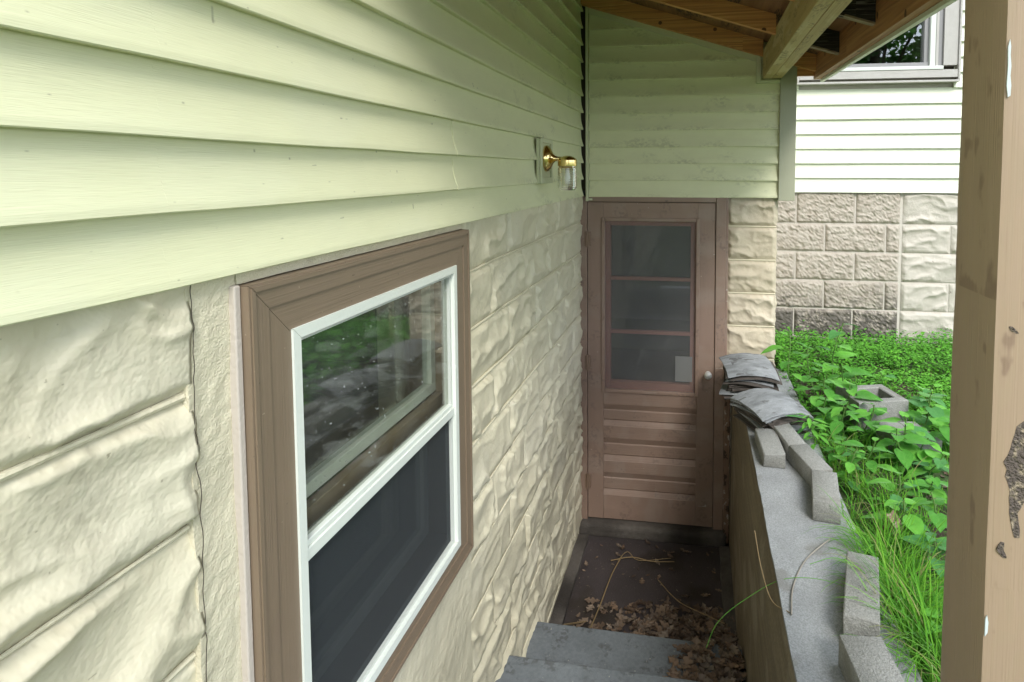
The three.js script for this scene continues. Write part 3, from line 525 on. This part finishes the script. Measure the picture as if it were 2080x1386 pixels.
{
  const t = thing('porch_post', 'square brown painted porch post with scarred paint, close at right', 'post');
  const g = new THREE.BoxGeometry(.140, 1.79, .140, 6, 60, 6); const p = g.attributes.position;
  for (let i = 0; i < p.count; i++) { const x = p.getX(i), y = p.getY(i), z = p.getZ(i), ex = Math.abs(x) > .069, ez = Math.abs(z) > .069; let k = 0; if (ex && ez) k = .003 + .004 * Math.max(0, fbm(y * 9 + x * 30, z * 30, 4) - .45); p.setX(i, x - Math.sign(x) * k + .0012 * (vn(y * 7, z * 20) - .5)); p.setZ(i, z - Math.sign(z) * k + .0012 * (vn(y * 7 + 5, x * 20) - .5)); }
  g.translate(1.161, .915 + .895, 2.770); const gg = boxUV(g, 'y'); gg.computeVertexNormals(); part('shaft', toCreasedNormals(gg, .6), M.post, t);
  const blob = (pts, mat, name, z) => { // thin irregular patch standing proud of the front face
    const s = new THREE.Shape(pts.map(([a, b]) => new THREE.Vector2(a, b))); const e = new THREE.ExtrudeGeometry(s, { depth: .0016, bevelEnabled: false }); e.translate(0, 0, z); part(name, boxUV(e, 'y'), mat, t).geometry.computeVertexNormals(); };
  const scar = (cx, cy, pts, wid, name, mat) => { const L = [], Rr = []; pts.forEach(([x, y, w], i) => { for (let q = 0; q < 3; q++) { const nx = pts[Math.min(i + 1, pts.length - 1)], f = q / 3, X = lerp(x, nx[0], f), Y = lerp(y, nx[1], f), W = lerp(w, nx[2], f) * wid; L.push([cx + X - W * (.7 + .6 * vn(Y * 160, 2)), cy + Y]); Rr.push([cx + X + W * (.7 + .6 * vn(Y * 160, 9)), cy + Y]); if (i === pts.length - 1) break; } }); blob([...L, ...Rr.reverse()], mat, name, 2.8392); };
  scar(1.118, 1.80, [[.034, .06, .006], [.022, .03, .014], [.010, 0, .014], [.006, -.03, .013], [.010, -.06, .011], [.006, -.09, .006], [.012, -.125, .004]], 1, 'bare_scar', M.scar);
  scar(1.108, 1.655, [[.004, .012, .002], [.002, 0, .006], [.008, -.010, .002]], 1, 'bare_scar', M.scar);
  scar(1.112, 1.96, [[.0, .006, .002], [.004, 0, .005], [.008, -.003, .002]], 1, 'bare_scar', M.scar);
  blob([[1.0945, 2.335], [1.0965, 2.345], [1.098, 2.336], [1.0978, 2.325], [1.0992, 2.31], [1.0985, 2.298], [1.1, 2.285], [1.0995, 2.272], [1.0965, 2.270], [1.0945, 2.285], [1.0952, 2.31]], M.chip, 'paint_chip', 2.8392);
  blob([[1.0945, 1.555], [1.0965, 1.561], [1.0985, 1.551], [1.098, 1.536], [1.0945, 1.530]], M.chip, 'paint_chip', 2.8392);
}

// ---------------------------------------------------------------- stairwell: floor, stairs, retaining wall
{
  const g = new THREE.PlaneGeometry(1.1, 2.2, 40, 80); g.rotateX(-Math.PI / 2); g.translate(.42, -.14, 1.0); const p = g.attributes.position; for (let i = 0; i < p.count; i++) p.setY(i, -.14 + .008 * (fbm(p.getX(i) * 6, p.getZ(i) * 6, 3) - .5)); g.computeVertexNormals();
  const uv = g.attributes.uv; for (let i = 0; i < p.count; i++) uv.setXY(i, p.getX(i), p.getZ(i)); struct('stairwell_floor', g, M.floor, 'dark dirty stairwell floor in front of the door', 'floor');
  for (const [a, b, h, l] of [[-.03, .036, -.112, 'left'], [.846, .914, -.108, 'right']]) { const q = new THREE.BoxGeometry(b - a, .05, 1.02, 4, 1, 40), pp = q.attributes.position; for (let i = 0; i < pp.count; i++) { pp.setX(i, pp.getX(i) + .008 * (vn(pp.getZ(i) * 11, a * 9) - .5)); pp.setY(i, pp.getY(i) + .006 * (vn(pp.getZ(i) * 8 + 4, pp.getX(i) * 30) - .5)); } q.translate((a + b) / 2, h - .025, .60); single('floor_curb', boxUV(q, 'z'), M.curb, l === 'left' ? 'dirty concrete strip along foot of the cream stone wall' : 'dirty concrete strip along foot of the retaining wall', 'curb', 'floor edge strips').geometry.computeVertexNormals(); }
}
{
  const t = thing('stairs', 'blue-grey painted concrete steps going down to the door', 'stairs');
  [[.10, 1.12, 1.545], [.29, 1.545, 1.90], [.48, 1.90, 2.24], [.67, 2.24, 2.56], [.86, 2.56, 2.95]].forEach(([y, z0, z1], i) => {
    const g = new RoundedBoxGeometry(.94, y + .2, z1 - z0 + (i < 4 ? .0 : .0), 2, .010); g.translate(.435, (y - .2) / 2, (z0 + z1) / 2); const p = g.attributes.position;
    for (let k = 0; k < p.count; k++) { const x = p.getX(k); p.setY(k, p.getY(k) - .012 * (x - .4) * 0 + .003 * (vn(x * 12 + i, p.getZ(k) * 12) - .5)); p.setZ(k, p.getZ(k) + .020 * (x - .45)); }
    part('step', boxUV(g, 'x', i * .7), M.step, t).geometry.computeVertexNormals();
  });
}
{
  const t = thing('retaining_wall', 'concrete retaining wall with grey top between stairwell and weeds', 'wall');
  const g = prism([[.906, -.25], [1.225, -.25], [1.225, .966], [.937, .966], [.9155, .835]], .004, 3.3, 'xyz', 'z');
  part('wall_body', g, M.wallFace, t);
  // rough trowelled top
  const q = new THREE.BoxGeometry(.292, .012, 3.296, 24, 1, 200), p = q.attributes.position; for (let i = 0; i < p.count; i++) if (p.getY(i) > 0) { p.setY(i, p.getY(i) + .004 * (fbm(p.getX(i) * 16, p.getZ(i) * 16, 4) - .5)); } for (let i = 0; i < p.count; i++) if (p.getX(i) < -.14) p.setX(i, p.getX(i) + .005 * (fbm(p.getZ(i) * 12, 3, 4) - .5)); q.translate(.936 + .146, .9725, 1.652);
  part('top_surface', boxUV(q, 'z'), M.concrete, t).geometry.computeVertexNormals();
}
// loose concrete bricks along the top
function brick(label, cx, cz, w, l, h, turn, seed, o = {}) {
  const g = new RoundedBoxGeometry(w, h, l, 3, .004), p = g.attributes.position;
  for (let i = 0; i < p.count; i++) { let x = p.getX(i), y = p.getY(i), z = p.getZ(i); if (o.broken && z > l * .45) { z += (fbm(x * 40 + seed, y * 40, 3) - .5) * .03; x += (vn(y * 50, seed) - .5) * .008; } if (o.round && z < -l * .3) { const k = (-z - l * .3) / (l * .2); x -= k * .012; } p.setXYZ(i, x + .002 * (vn(y * 40 + seed, z * 40) - .5), y + .0015 * (vn(x * 50, z * 50 + seed) - .5), z); }
  const m = single('concrete_brick', boxUV(g, 'z', seed * .3), M.brick, label, 'brick', 'loose bricks on the retaining wall'); m.geometry.computeVertexNormals(); m.geometry = toCreasedNormals(m.geometry, .7);
  m.position.set(cx, (o.y ?? .9775) + h / 2, cz); m.rotation.set(o.rx || 0, turn, o.rz || 0); return m;
}
brick('loose brick with broken pinkish end lying alone on wall top', 1.006, 1.145, .088, .245, .058, .05, 1, { broken: 1, y: .979 });
brick('long brick at wall edge nearest the shingle stacks', 1.078, 1.035, .078, .33, .074, .20, 2, { y: .979 });
brick('brick between the shingle-side brick and the clear-ended brick, along weeds', 1.142, 1.302, .080, .215, .074, .27, 3, { y: .979 });
brick('brick with clear square front end just before the grass gap', 1.156, 1.522, .090, .225, .074, -.16, 4, { y: .979 });
brick('long tilted brick beside the tall grass', 1.147, 2.045, .086, .285, .075, -.26, 5, { y: .979, broken: 1 });
brick('nearest brick at the bottom edge of the picture', 1.112, 2.375, .100, .27, .078, .06, 6, { y: .979, round: 1 });

// shingle stacks
function shingle(w, l, seed, bend, twist) {
  const g = new THREE.BoxGeometry(w, .0052, l, 12, 1, 12), p = g.attributes.position;
  for (let i = 0; i < p.count; i++) { const x = p.getX(i), y = p.getY(i), z = p.getZ(i), u = x / w * 2, v = z / l * 2; let d = -bend * (u * u * .75 + v * v * .45) + twist * u * v + .004 * (vn(u * 3 + seed, v * 3) - .5); p.setXYZ(i, x + .004 * (vn(v * 4 + seed, 3) - .5) * Math.abs(u), y + d, z + .005 * (vn(u * 5 + seed, 8) - .5) * Math.abs(v)); }
  const q = boxUV(g, 'x', seed * .31); q.computeVertexNormals(); return toCreasedNormals(q, .6);
}
{
  const r = rngOf(5);
  const stack = (n, cx, cz, w, l, y0, dy, turn, where, bendTop) => { for (let k = 0; k < n; k++) {
    const top = k === n - 1, f = k / (n - 1), m = single('roof_shingle', shingle(w * (top ? 1.04 : .92 + .1 * r()), l * (top ? 1.04 : .9 + .12 * r()), k + cx * 40, lerp(.003, bendTop, f), lerp(0, -.006, f)), top || r() < .35 ? M.shingle : M.shingleDark, top ? `curled grey roof shingle on top of the stack ${where}` : `dark edged roof shingle in the stack ${where}`, 'shingle', `shingles stacked ${where}`);
    m.position.set(cx + (r() - .5) * .034, y0 + .004 + k * dy + lerp(0, bendTop, f) * .9, cz + (r() - .5) * .036); m.rotation.set(0, turn + (r() - .5) * .26 + (top ? 0 : -.16 * (1 - f)), 0);
  } };
  stack(15, .988, .385, .255, .36, .979, .0088, .03, 'against the stone pier', .028);
  stack(13, 1.048, .84, .245, .30, .979, .0082, .55, 'in front of the bricks', .034);
}

// ---------------------------------------------------------------- leftover blocks among the weeds
{
  const s = new THREE.Shape([[-.12, -.105], [.12, -.105], [.12, .105], [-.12, .105]].map(([a, b]) => new THREE.Vector2(a, b))); s.holes.push(new THREE.Path([[-.085, -.07], [-.085, .07], [.085, .07], [.085, -.07]].map(([a, b]) => new THREE.Vector2(a, b))));
  const g = new THREE.ExtrudeGeometry(s, { depth: .17, bevelEnabled: true, bevelSize: .004, bevelThickness: .004, bevelSegments: 1 }); g.rotateX(-Math.PI / 2);
  const m = single('hollow_block', boxUV(g, 'x'), M.brick, 'grey hollow concrete block half hidden among the weeds', 'block'); m.geometry.computeVertexNormals(); m.position.set(1.535, .925, .68); m.rotation.y = .28;
  const b = single('concrete_block', rb(-.095, .095, -.06, .06, -.095, .095, .006), M.brick, 'solid concrete block half buried in weeds in front of the hollow block', 'block'); b.position.set(1.625, .965, .93); b.rotation.set(.05, .3, -.05);
  const w = new THREE.BoxGeometry(.035, .13, .05, 4, 10, 4), p = w.attributes.position; for (let i = 0; i < p.count; i++) { const y = p.getY(i); p.setX(i, p.getX(i) * (1 - y * 2) + .014 * (fbm(y * 40, p.getZ(i) * 60, 3) - .5)); p.setZ(i, p.getZ(i) * (1 - y * 3) + .014 * (vn(y * 60, p.getX(i) * 60) - .5)); }
  const c = single('wood_splinter', boxUV(w, 'y'), M.tailEdge, 'weathered wood splinter standing in the grass', 'wood scrap'); c.geometry.computeVertexNormals(); c.position.set(1.345, .985, 1.66); c.rotation.set(.35, .4, .12);
}

// ---------------------------------------------------------------- plants
class MB { constructor() { this.p = []; this.c = []; this.i = []; }
  v(x, y, z, c) { this.p.push(x, y, z); this.c.push(...c); return this.p.length / 3 - 1; }
  build() { const g = new THREE.BufferGeometry(); g.setAttribute('position', new THREE.Float32BufferAttribute(this.p, 3)); g.setAttribute('color', new THREE.Float32BufferAttribute(this.c, 3)); g.setIndex(this.i); g.computeVertexNormals(); return g; } }
function blade(b, x, y, z, h, w, az, lean, col, seg = 6, droop = 1) {   // arching grass blade
  const dx = Math.cos(az), dz = Math.sin(az), sx = -dz, sz = dx; let px = x, py = y, pz = z, a = Math.PI / 2 - lean * .3; let prev;
  for (let i = 0; i <= seg; i++) { const t = i / seg, ww = w * (t < .15 ? .7 + 2 * t : 1) * (1 - Math.pow(t, 2.2)) * .5 + .0002; const l = b.v(px - sx * ww, py, pz - sz * ww, col), r = b.v(px + sx * ww, py, pz + sz * ww, col); if (prev) b.i.push(prev[0], prev[1], l, prev[1], r, l); prev = [l, r]; a -= (lean * (1.2 + droop * t * 1.6)) / seg; const s = h / seg; px += dx * Math.cos(a) * s; py += Math.sin(a) * s; pz += dz * Math.cos(a) * s; }
}
function leaflet(b, x, y, z, L, W, az, el, col, fold = .25) {            // small pointed leaf of six triangles
  const d = [Math.cos(el) * Math.cos(az), Math.sin(el), Math.cos(el) * Math.sin(az)], s = [-Math.sin(az), 0, Math.cos(az)], n = [-Math.sin(el) * Math.cos(az), Math.cos(el), -Math.sin(el) * Math.sin(az)];
  const P = (t, q, h) => [x + d[0] * L * t + s[0] * W * q + n[0] * h, y + d[1] * L * t + n[1] * h, z + d[2] * L * t + s[2] * W * q + n[2] * h];
  const V = [[0, 0, 0], [.35, -.5, W * fold], [.35, 0, 0], [.35, .5, W * fold], [.7, -.38, W * fold * .5 - L * .04], [.7, 0, -L * .05], [.7, .38, W * fold * .5 - L * .04], [1, 0, -L * .16]].map((q) => b.v(...P(...q), col));
  for (const t of [[0, 2, 1], [0, 3, 2], [1, 2, 4], [2, 5, 4], [2, 3, 5], [3, 6, 5], [4, 5, 7], [5, 6, 7]]) b.i.push(V[t[0]], V[t[1]], V[t[2]]);
}
{ // low creeping cover in front of the block wall and over the yard
  const r = rngOf(11), b = new MB();
  for (let k = 0; k < 6800; k++) {
    const z = -.70 + Math.pow(r(), .9) * 1.6, x = 1.2 + r() * 2.3, patch = fbm(x * 3.2 + 2, z * 3.2, 3); const dense = z < .05 ? 1 : patch > .46 ? .9 : .4; if (r() > dense) continue;
    const h = z < -.05 ? .035 + .075 * r() * (.5 + fbm(x * 6, z * 6, 2)) : .012 + .035 * r(), y = soilY(x, z), g = r(), col = mix3([.07, .27, .018], [.17, .47, .04], g * .6 + patch * .35), n = 3 + Math.floor(r() * 4), a0 = r() * 6.3, lx = (r() - .5) * .03, lz = (r() - .5) * .03;
    for (let q = 0; q < n; q++) { const f = (q + 1) / n; leaflet(b, x + lx * f, y + h * f, z + lz * f, .017 + .018 * r(), .009 + .008 * r(), a0 + q * 2.4 + r(), .1 + .6 * r(), mul3(col, .8 + .4 * r())); }
  }
  stuff('ground_cover', b.build(), M.green, 'bright green creeping ground cover below the block foundation', 'ground cover');
}
{ // grass: along the bricks, spilling over the wall, and short in the yard
  const r = rngOf(23), b = new MB();
  const green = () => { const t = r(); return t < .07 ? [.28, .30, .10] : mix3([.06, .24, .016], [.20, .46, .035], r()); };
  const clump = (cx, cz, n, h, rad, bias, lean) => { for (let k = 0; k < n; k++) { const a = r() * 6.28, d = Math.sqrt(r()) * rad, x = cx + Math.cos(a) * d, z = cz + Math.sin(a) * d; blade(b, x, soilY(x, z) - .005, z, h * (.55 + .6 * r()), .0022 + .0026 * r(), bias === null ? r() * 6.28 : bias + (r() - .5) * 2.6, lean * (.4 + r()), green(), 7); } };
  for (let k = 0; k < 26; k++) clump(1.24 + r() * .14, 1.02 + k * .056 + r() * .03, 34, .15 + .10 * r(), .05, null, .8);
  for (let k = 0; k < 16; k++) clump(1.24 + r() * .06, 1.72 + r() * .75, 40, .22 + .08 * r(), .045, null, .9);
  for (let k = 0; k < 5; k++) clump(1.225 + r() * .02, 1.70 + r() * .16, 22, .20, .03, Math.PI + .2, 1.9);   // tufts lying over the gap between bricks
  for (let k = 0; k < 46; k++) clump(1.38 + r() * .55, .9 + r() * 1.9, 16, .12 + .10 * r(), .06, null, .9);
  for (let k = 0; k < 420; k++) clump(1.4 + r() * 1.3, -.15 + r() * 1.2, 10, .045 + .03 * r(), .06, null, .8);
  for (let k = 0; k < 220; k++) clump(1.3 + r() * 1.6, .1 + r() * 2.6, 9, .05 + .04 * r(), .06, null, .7);
  for (const [x, z, h, az, l] of [[1.235, 1.98, .46, Math.PI + .35, 2.3], [1.23, 2.02, .5, Math.PI - .05, 2.2], [1.22, 1.9, .36, Math.PI + .8, 2.0], [1.23, 2.12, .33, Math.PI + 1.2, 1.8], [1.22, 1.55, .24, Math.PI, 1.8]]) blade(b, x, soilY(x, z), z, h, .0035, az, l, [.12, .36, .03], 12);
  stuff('grass', b.build(), M.green, 'fresh green grass growing along the bricks and wall', 'grass');
}
// broad-leaved weeds: stem and separate leaves
function leafGeo(w, l, heart, wave) {
  const nx = 6, ny = 9, pos = [], uv = [], idx = [];
  for (let j = 0; j <= ny; j++) for (let i = 0; i <= nx; i++) { const t = j / ny, u = i / nx * 2 - 1; let half = Math.pow(Math.sin(Math.PI * Math.pow(t * .97 + .03, heart ? .58 : .8)), .85) * .5; if (j === ny) half = .004; half *= 1 + .05 * Math.sin(j * 3.1) * wave; const back = heart ? -.13 * Math.abs(u) * (1 - t) * (1 - t) : 0; pos.push(u * half * w, .16 * w * Math.abs(u) * half - .22 * l * t * t + wave * .012 * w * Math.sin(t * 12 + u * 3), (t + back) * l); uv.push(u * .5 + .5, t); }
  for (let j = 0; j < ny; j++) for (let i = 0; i < nx; i++) { const a = j * (nx + 1) + i; idx.push(a, a + nx + 1, a + 1, a + 1, a + nx + 1, a + nx + 2); }
  const g = new THREE.BufferGeometry(); g.setAttribute('position', new THREE.Float32BufferAttribute(pos, 3)); g.setAttribute('uv', new THREE.Float32BufferAttribute(uv, 2)); g.setIndex(idx); g.computeVertexNormals(); return g;
}
const LEAF = [leafGeo(.78, 1, true, 1), leafGeo(.62, 1, false, 1.4), leafGeo(.30, 1, false, .5)];
function weed(label, x, z, h, n, size, kind, mat, seed, leanX = 0, leanZ = 0) {
  const r = rngOf(seed), y0 = soilY(x, z) - .01, t = thing('broadleaf_weed', label, 'weed', [x, y0, z], 'weeds beside the retaining wall');
  const at = (f) => [leanX * f * f + .012 * Math.sin(f * 5 + seed), h * f, leanZ * f * f + .012 * Math.cos(f * 4 + seed)];
  part('stem', tube([at(0), at(.25), at(.5), at(.75), at(1)], .0024 + size * .006, 14, 5), M.stem, t);
  let a = r() * 6.28;
  for (let k = 0; k < n; k++) {
    const f = .16 + .84 * (k + .5) / n, p = at(Math.min(1, f)), L = size * (k > n - 3 ? .6 : 1) * (.7 + .55 * r()), pet = L * .35; a += 2.2 + r() * .7;
    const m = part('leaf', LEAF[kind], M.leaf[(mat + (r() < .25 ? 1 : 0)) % 3], t); m.scale.setScalar(L); m.rotation.set(-.15 + .55 * (r() - .3), a, .4 * (r() - .5), 'YXZ');
    m.position.set(p[0] + Math.sin(a) * pet, p[1] + pet * .35, p[2] + Math.cos(a) * pet);
    part('petiole', tube([p, [p[0] + Math.sin(a) * pet * .5, p[1] + pet * .28, p[2] + Math.cos(a) * pet * .5], [m.position.x, m.position.y, m.position.z]], .0012, 4, 4), M.stem, t);
  }
}
weed('tall upright weed with grey-green leaves just behind the shingles', 1.30, .50, .33, 12, .085, 1, 0, 1, -.03, .0);
weed('tall weed topped by one large pale heart-shaped leaf', 1.44, .30, .42, 9, .10, 0, 1, 2, .03, .03);
weed('long-leaved weed leaning by the pier corner', 1.235, .18, .30, 7, .11, 1, 0, 3, -.02, -.03);
weed('weed in front of the hollow block, leaves over its rim', 1.47, .83, .20, 9, .09, 0, 0, 4, .02, .05);
weed('weed with large drooping leaves right of the hollow block', 1.73, .78, .24, 11, .115, 0, 2, 5, .03, .05);
weed('bushy weed beside the solid buried block', 1.52, 1.12, .20, 13, .085, 0, 0, 6, 0, .04);
weed('feathery narrow-leaved weed overhanging the long brick', 1.215, 1.02, .20, 34, .062, 2, 1, 7, -.03, .03);
weed('dense dark-leaved weed between feathery weed and solid block', 1.36, .92, .24, 14, .082, 1, 0, 8, 0, .03);
weed('low weed with pale leaves at the post edge', 1.62, 1.22, .16, 10, .08, 0, 1, 9, .02, .02);
weed('weed with long pointed leaf near the wood splinter', 1.40, 1.48, .17, 10, .075, 1, 1, 10, .01, .0);
weed('leggy weed with round leaves close to the post', 1.49, 1.57, .18, 10, .07, 0, 0, 11, .0, .02);
weed('broad dark weed beside the tall grass near the post', 1.42, 1.80, .15, 9, .08, 0, 2, 12, .0, .03);
weed('lowest weed beside the nearest brick', 1.335, 2.10, .13, 8, .075, 0, 0, 13, .0, .03);
weed('young weed with few leaves behind the solid block', 1.86, .52, .20, 7, .085, 0, 1, 14, .0, .03);
weed('slim weed rising through the grass behind the clear-ended brick', 1.30, 1.30, .19, 10, .06, 1, 1, 15, .0, .0);
weed('small weed in the lawn in front of the block foundation', 1.70, .22, .13, 8, .06, 1, 1, 16, .0, .0);

weed('leafy weed covering the left rim of the hollow block', 1.40, .70, .24, 12, .10, 0, 0, 17, .02, .05);
weed('weed with wide pale leaves over the solid block', 1.56, 1.02, .21, 10, .10, 0, 1, 18, .03, .03);
weed('tangled weed between shingles and hollow block', 1.33, .72, .26, 13, .085, 1, 0, 19, -.02, .03);
weed('wide-leaved weed right behind the solid block', 1.78, .98, .19, 10, .10, 0, 0, 20, .0, .03);
weed('small-leaved weed at the foot of the grass near the feathery weed', 1.30, 1.14, .16, 14, .055, 1, 0, 21, .0, .02);
weed('spreading weed in the bare soil patch', 1.56, 1.36, .13, 11, .075, 0, 0, 22, .0, .0);
weed('pointed-leaf weed above the tall grass by the post', 1.36, 1.62, .17, 9, .085, 1, 1, 23, .02, .02);
weed('low round-leaved weed deep in the grass beside the post', 1.40, 1.98, .12, 9, .07, 0, 0, 24, .0, .0);

weed('tall weed with dark leaves in the middle of the weed bed', 1.42, .60, .30, 13, .09, 0, 0, 31, .0, .04);
weed('leafy weed rising beside the feathery weed', 1.29, .86, .22, 12, .085, 0, 0, 32, .0, .03);
weed('pale young weed in front of the solid block', 1.63, 1.10, .17, 10, .08, 1, 1, 33, .0, .03);
weed('dark weed behind the clear-ended brick', 1.38, 1.24, .19, 12, .08, 1, 0, 34, .0, .02);

// dead leaves on floor and lower steps
{
  const r = rngOf(31), b = new MB();
  const dead = (x, y, z, L, az, tilt) => {
    const ca = Math.cos(az), sa = Math.sin(az), n = 10, col = mix3(mix3([.05, .029, .018], [.20, .125, .075], r()), [.26, .21, .16], r() * r()), curl = .25 + .5 * r(), tw = (r() - .5) * .6, tz = tilt * (r() - .5); let prev;
    for (let i = 0; i <= n; i++) { const t = i / n, lob = .20 * Math.sin(Math.PI * Math.pow(t, .8)) * (1 + .62 * Math.cos(i * 2.2 + .4)) + .012, row = []; for (let q = -1; q <= 1; q++) { const lx = q * lob * L, lz = (t - .5) * L, ly = L * (curl * .35 * (Math.abs(q) * .5 + (t - .5) * (t - .5) * 1.4) + tw * q * lob * t) + lz * tz + .004 * r(); row.push(b.v(x + lx * ca - lz * sa, y + Math.max(.001, ly), z + lx * sa + lz * ca, col)); } if (prev) for (let q = 0; q < 2; q++) b.i.push(prev[q], prev[q + 1], row[q], prev[q + 1], row[q + 1], row[q]); prev = row; }
  };
  for (let k = 0; k < 800; k++) { const x = .05 + Math.pow(r(), .62) * .84, z = .62 + Math.pow(r(), .75) * .49; if (x + z * .9 < .62 + r() * .75) continue; dead(x, -.135 + r() * (.015 + .05 * sst(.3, .9, x) * sst(.6, 1.05, z)), z, .038 + .05 * r(), r() * 6.28, .8); }
  for (let k = 0; k < 60; k++) { dead(.05 + r() * .8, -.135, .06 + r() * .9, .02 + .04 * r(), r() * 6.28, .3); }
  for (let k = 0; k < 300; k++) { const x = .52 + Math.pow(r(), .7) * .37, z = 1.15 + r() * .38; if (x < .6 + (1.5 - z) * .35 - r() * .1) continue; dead(x, .102 + r() * .05 * sst(.6, .88, x), z, .038 + .05 * r(), r() * 6.28, .8); }
  for (let k = 0; k < 26; k++) dead(.72 + r() * .17, .292 + r() * .01, 1.57 + r() * .28, .04 + .04 * r(), r() * 6.28, .6);
  for (let k = 0; k < 90; k++) { const x = 1.4 + r() * .5, z = 1.1 + r() * .9; dead(x, soilY(x, z), z, .03 + .03 * r(), r() * 6.28, .4); }
  stuff('dead_leaves', b.build(), M.litter, 'brown dead leaves drifted over stairwell floor and steps', 'dead leaves');
}
// stalks and twigs
const stalk = (label, pts, r, m, cat = 'twig') => single(cat === 'twig' ? 'twig' : 'dry_stalk', tube(pts, r, 24, 5), m, label, cat);
stalk('long dry stalk pointing from the steps towards the door', [[.17, .105, 1.13], [.19, -.05, .95], [.205, -.115, .70], [.235, -.118, .42], [.27, -.112, .27]], .0035, M.straw, 'stalk');
stalk('dry stalk lying across the floor before the door', [[.21, -.118, .31], [.33, -.112, .27], [.45, -.120, .28], [.58, -.125, .255]], .0030, M.straw, 'stalk');
stalk('forked thin stalk beside the one lying across the floor', [[.25, -.120, .30], [.30, -.104, .235], [.36, -.115, .285], [.56, -.126, .225]], .0022, M.straw, 'stalk');
stalk('short thick dry stalk leaning on the lowest step', [[.105, .10, 1.12], [.125, -.02, .95], [.15, -.125, .80]], .0042, M.straw, 'stalk');
stalk('thin dry stalk lying over the dead leaves', [[.50, -.09, .48], [.62, -.07, .66], [.76, -.06, .75], [.85, -.07, .78]], .0026, M.straw, 'stalk');
single('grass_blade', tube([[1.20, .985, 2.06], [1.11, 1.0, 1.98], [.968, .985, 1.95], [.856, .90, 1.93], [.765, .80, 1.92], [.735, .72, 1.92]], .0009, 30, 5), M.leaf[1], 'long green grass blade arching across the wall top over the stairwell', 'grass blade');
single('grass_blade', tube([[1.21, .99, 2.02], [1.16, 1.06, 2.0], [1.09, 1.085, 1.99], [1.02, 1.06, 1.99]], .0009, 20, 5), M.leaf[1], 'short green grass blade curling over the long tilted brick', 'grass blade');
stalk('curved grey twig on the wall top near the long tilted brick', [[.955, .986, 2.10], [.975, .984, 1.99], [1.03, .984, 1.86], [1.09, .985, 1.78], [1.13, .99, 1.74]], .0024, M.twig);
stalk('pale bent twig hanging over the stairwell side of the wall', [[.952, .984, 2.09], [.915, .96, 2.02], [.895, .985, 1.92], [.885, 1.03, 1.80]], .0014, M.straw);

// ---------------------------------------------------------------- trees that the windows mirror (outside the frame)
function tree(label, x, z, h, crownR, seed, lift = .35, n = 9000) {
  const r = rngOf(seed), t = thing('leafy_tree', label, 'tree', [x, .88, z], 'trees mirrored in the windows');
  const parts = [tube([[0, -.1, 0], [.1, h * .25, .05], [-.05, h * .5, .1], [.05, h * .85, 0]], .16, 14, 8)];
  const cl = []; for (let k = 0; k < 30; k++) { const a = r() * 6.28, e = (r() - .35) * 2.2, d = Math.cbrt(r()) * crownR, c = [Math.cos(a) * Math.cos(e) * d, h * (lift + .36) + Math.sin(e) * d * .95, Math.sin(a) * Math.cos(e) * d, crownR * (.24 + .22 * r())]; cl.push(c); if (k < 9) parts.push(tube([[0, h * (.28 + .04 * k), 0], [c[0] * .5, (h * (.35 + .03 * k) + c[1]) * .5, c[2] * .5], [c[0], c[1], c[2]]], .045, 6, 5)); }
  part('trunk', mergeGeometries(parts.map((g) => g.toNonIndexed())), M.bark, t);
  const b = new MB(); for (let k = 0; k < n; k++) { const c = cl[Math.floor(r() * cl.length)], a = r() * 6.28, u = r() * 2 - 1, d = Math.pow(r(), .4) * c[3], s = Math.sqrt(1 - u * u); leaflet(b, c[0] + Math.cos(a) * s * d, c[1] + u * d, c[2] + Math.sin(a) * s * d, .20 + .16 * r(), .15 + .1 * r(), r() * 6.28, (r() - .5) * 1.6, mix3([.05, .15, .02], [.12, .30, .04], r())); }
  part('crown', b.build(), M.green, t);
}
tree('tall leafy tree mirrored in the far window, left one', 1.0, 17, 9.5, 3.4, 41);
tree('tall leafy tree mirrored in the far window, right one', 6.2, 15, 8.6, 3.2, 42);
tree('wide leafy tree in the yard, mirrored in the basement window', 8.5, -4.5, 7.5, 3.1, 43, .3);
tree('leafy tree far out in the yard, mirrored beside the wide one', 12.5, -11, 9.5, 3.9, 44, .3);
tree('leafy tree nearest the porch side, mirrored low in the basement window', 10.5, 3.0, 7.8, 3.2, 45, .3);

renderer.render(scene, camera);
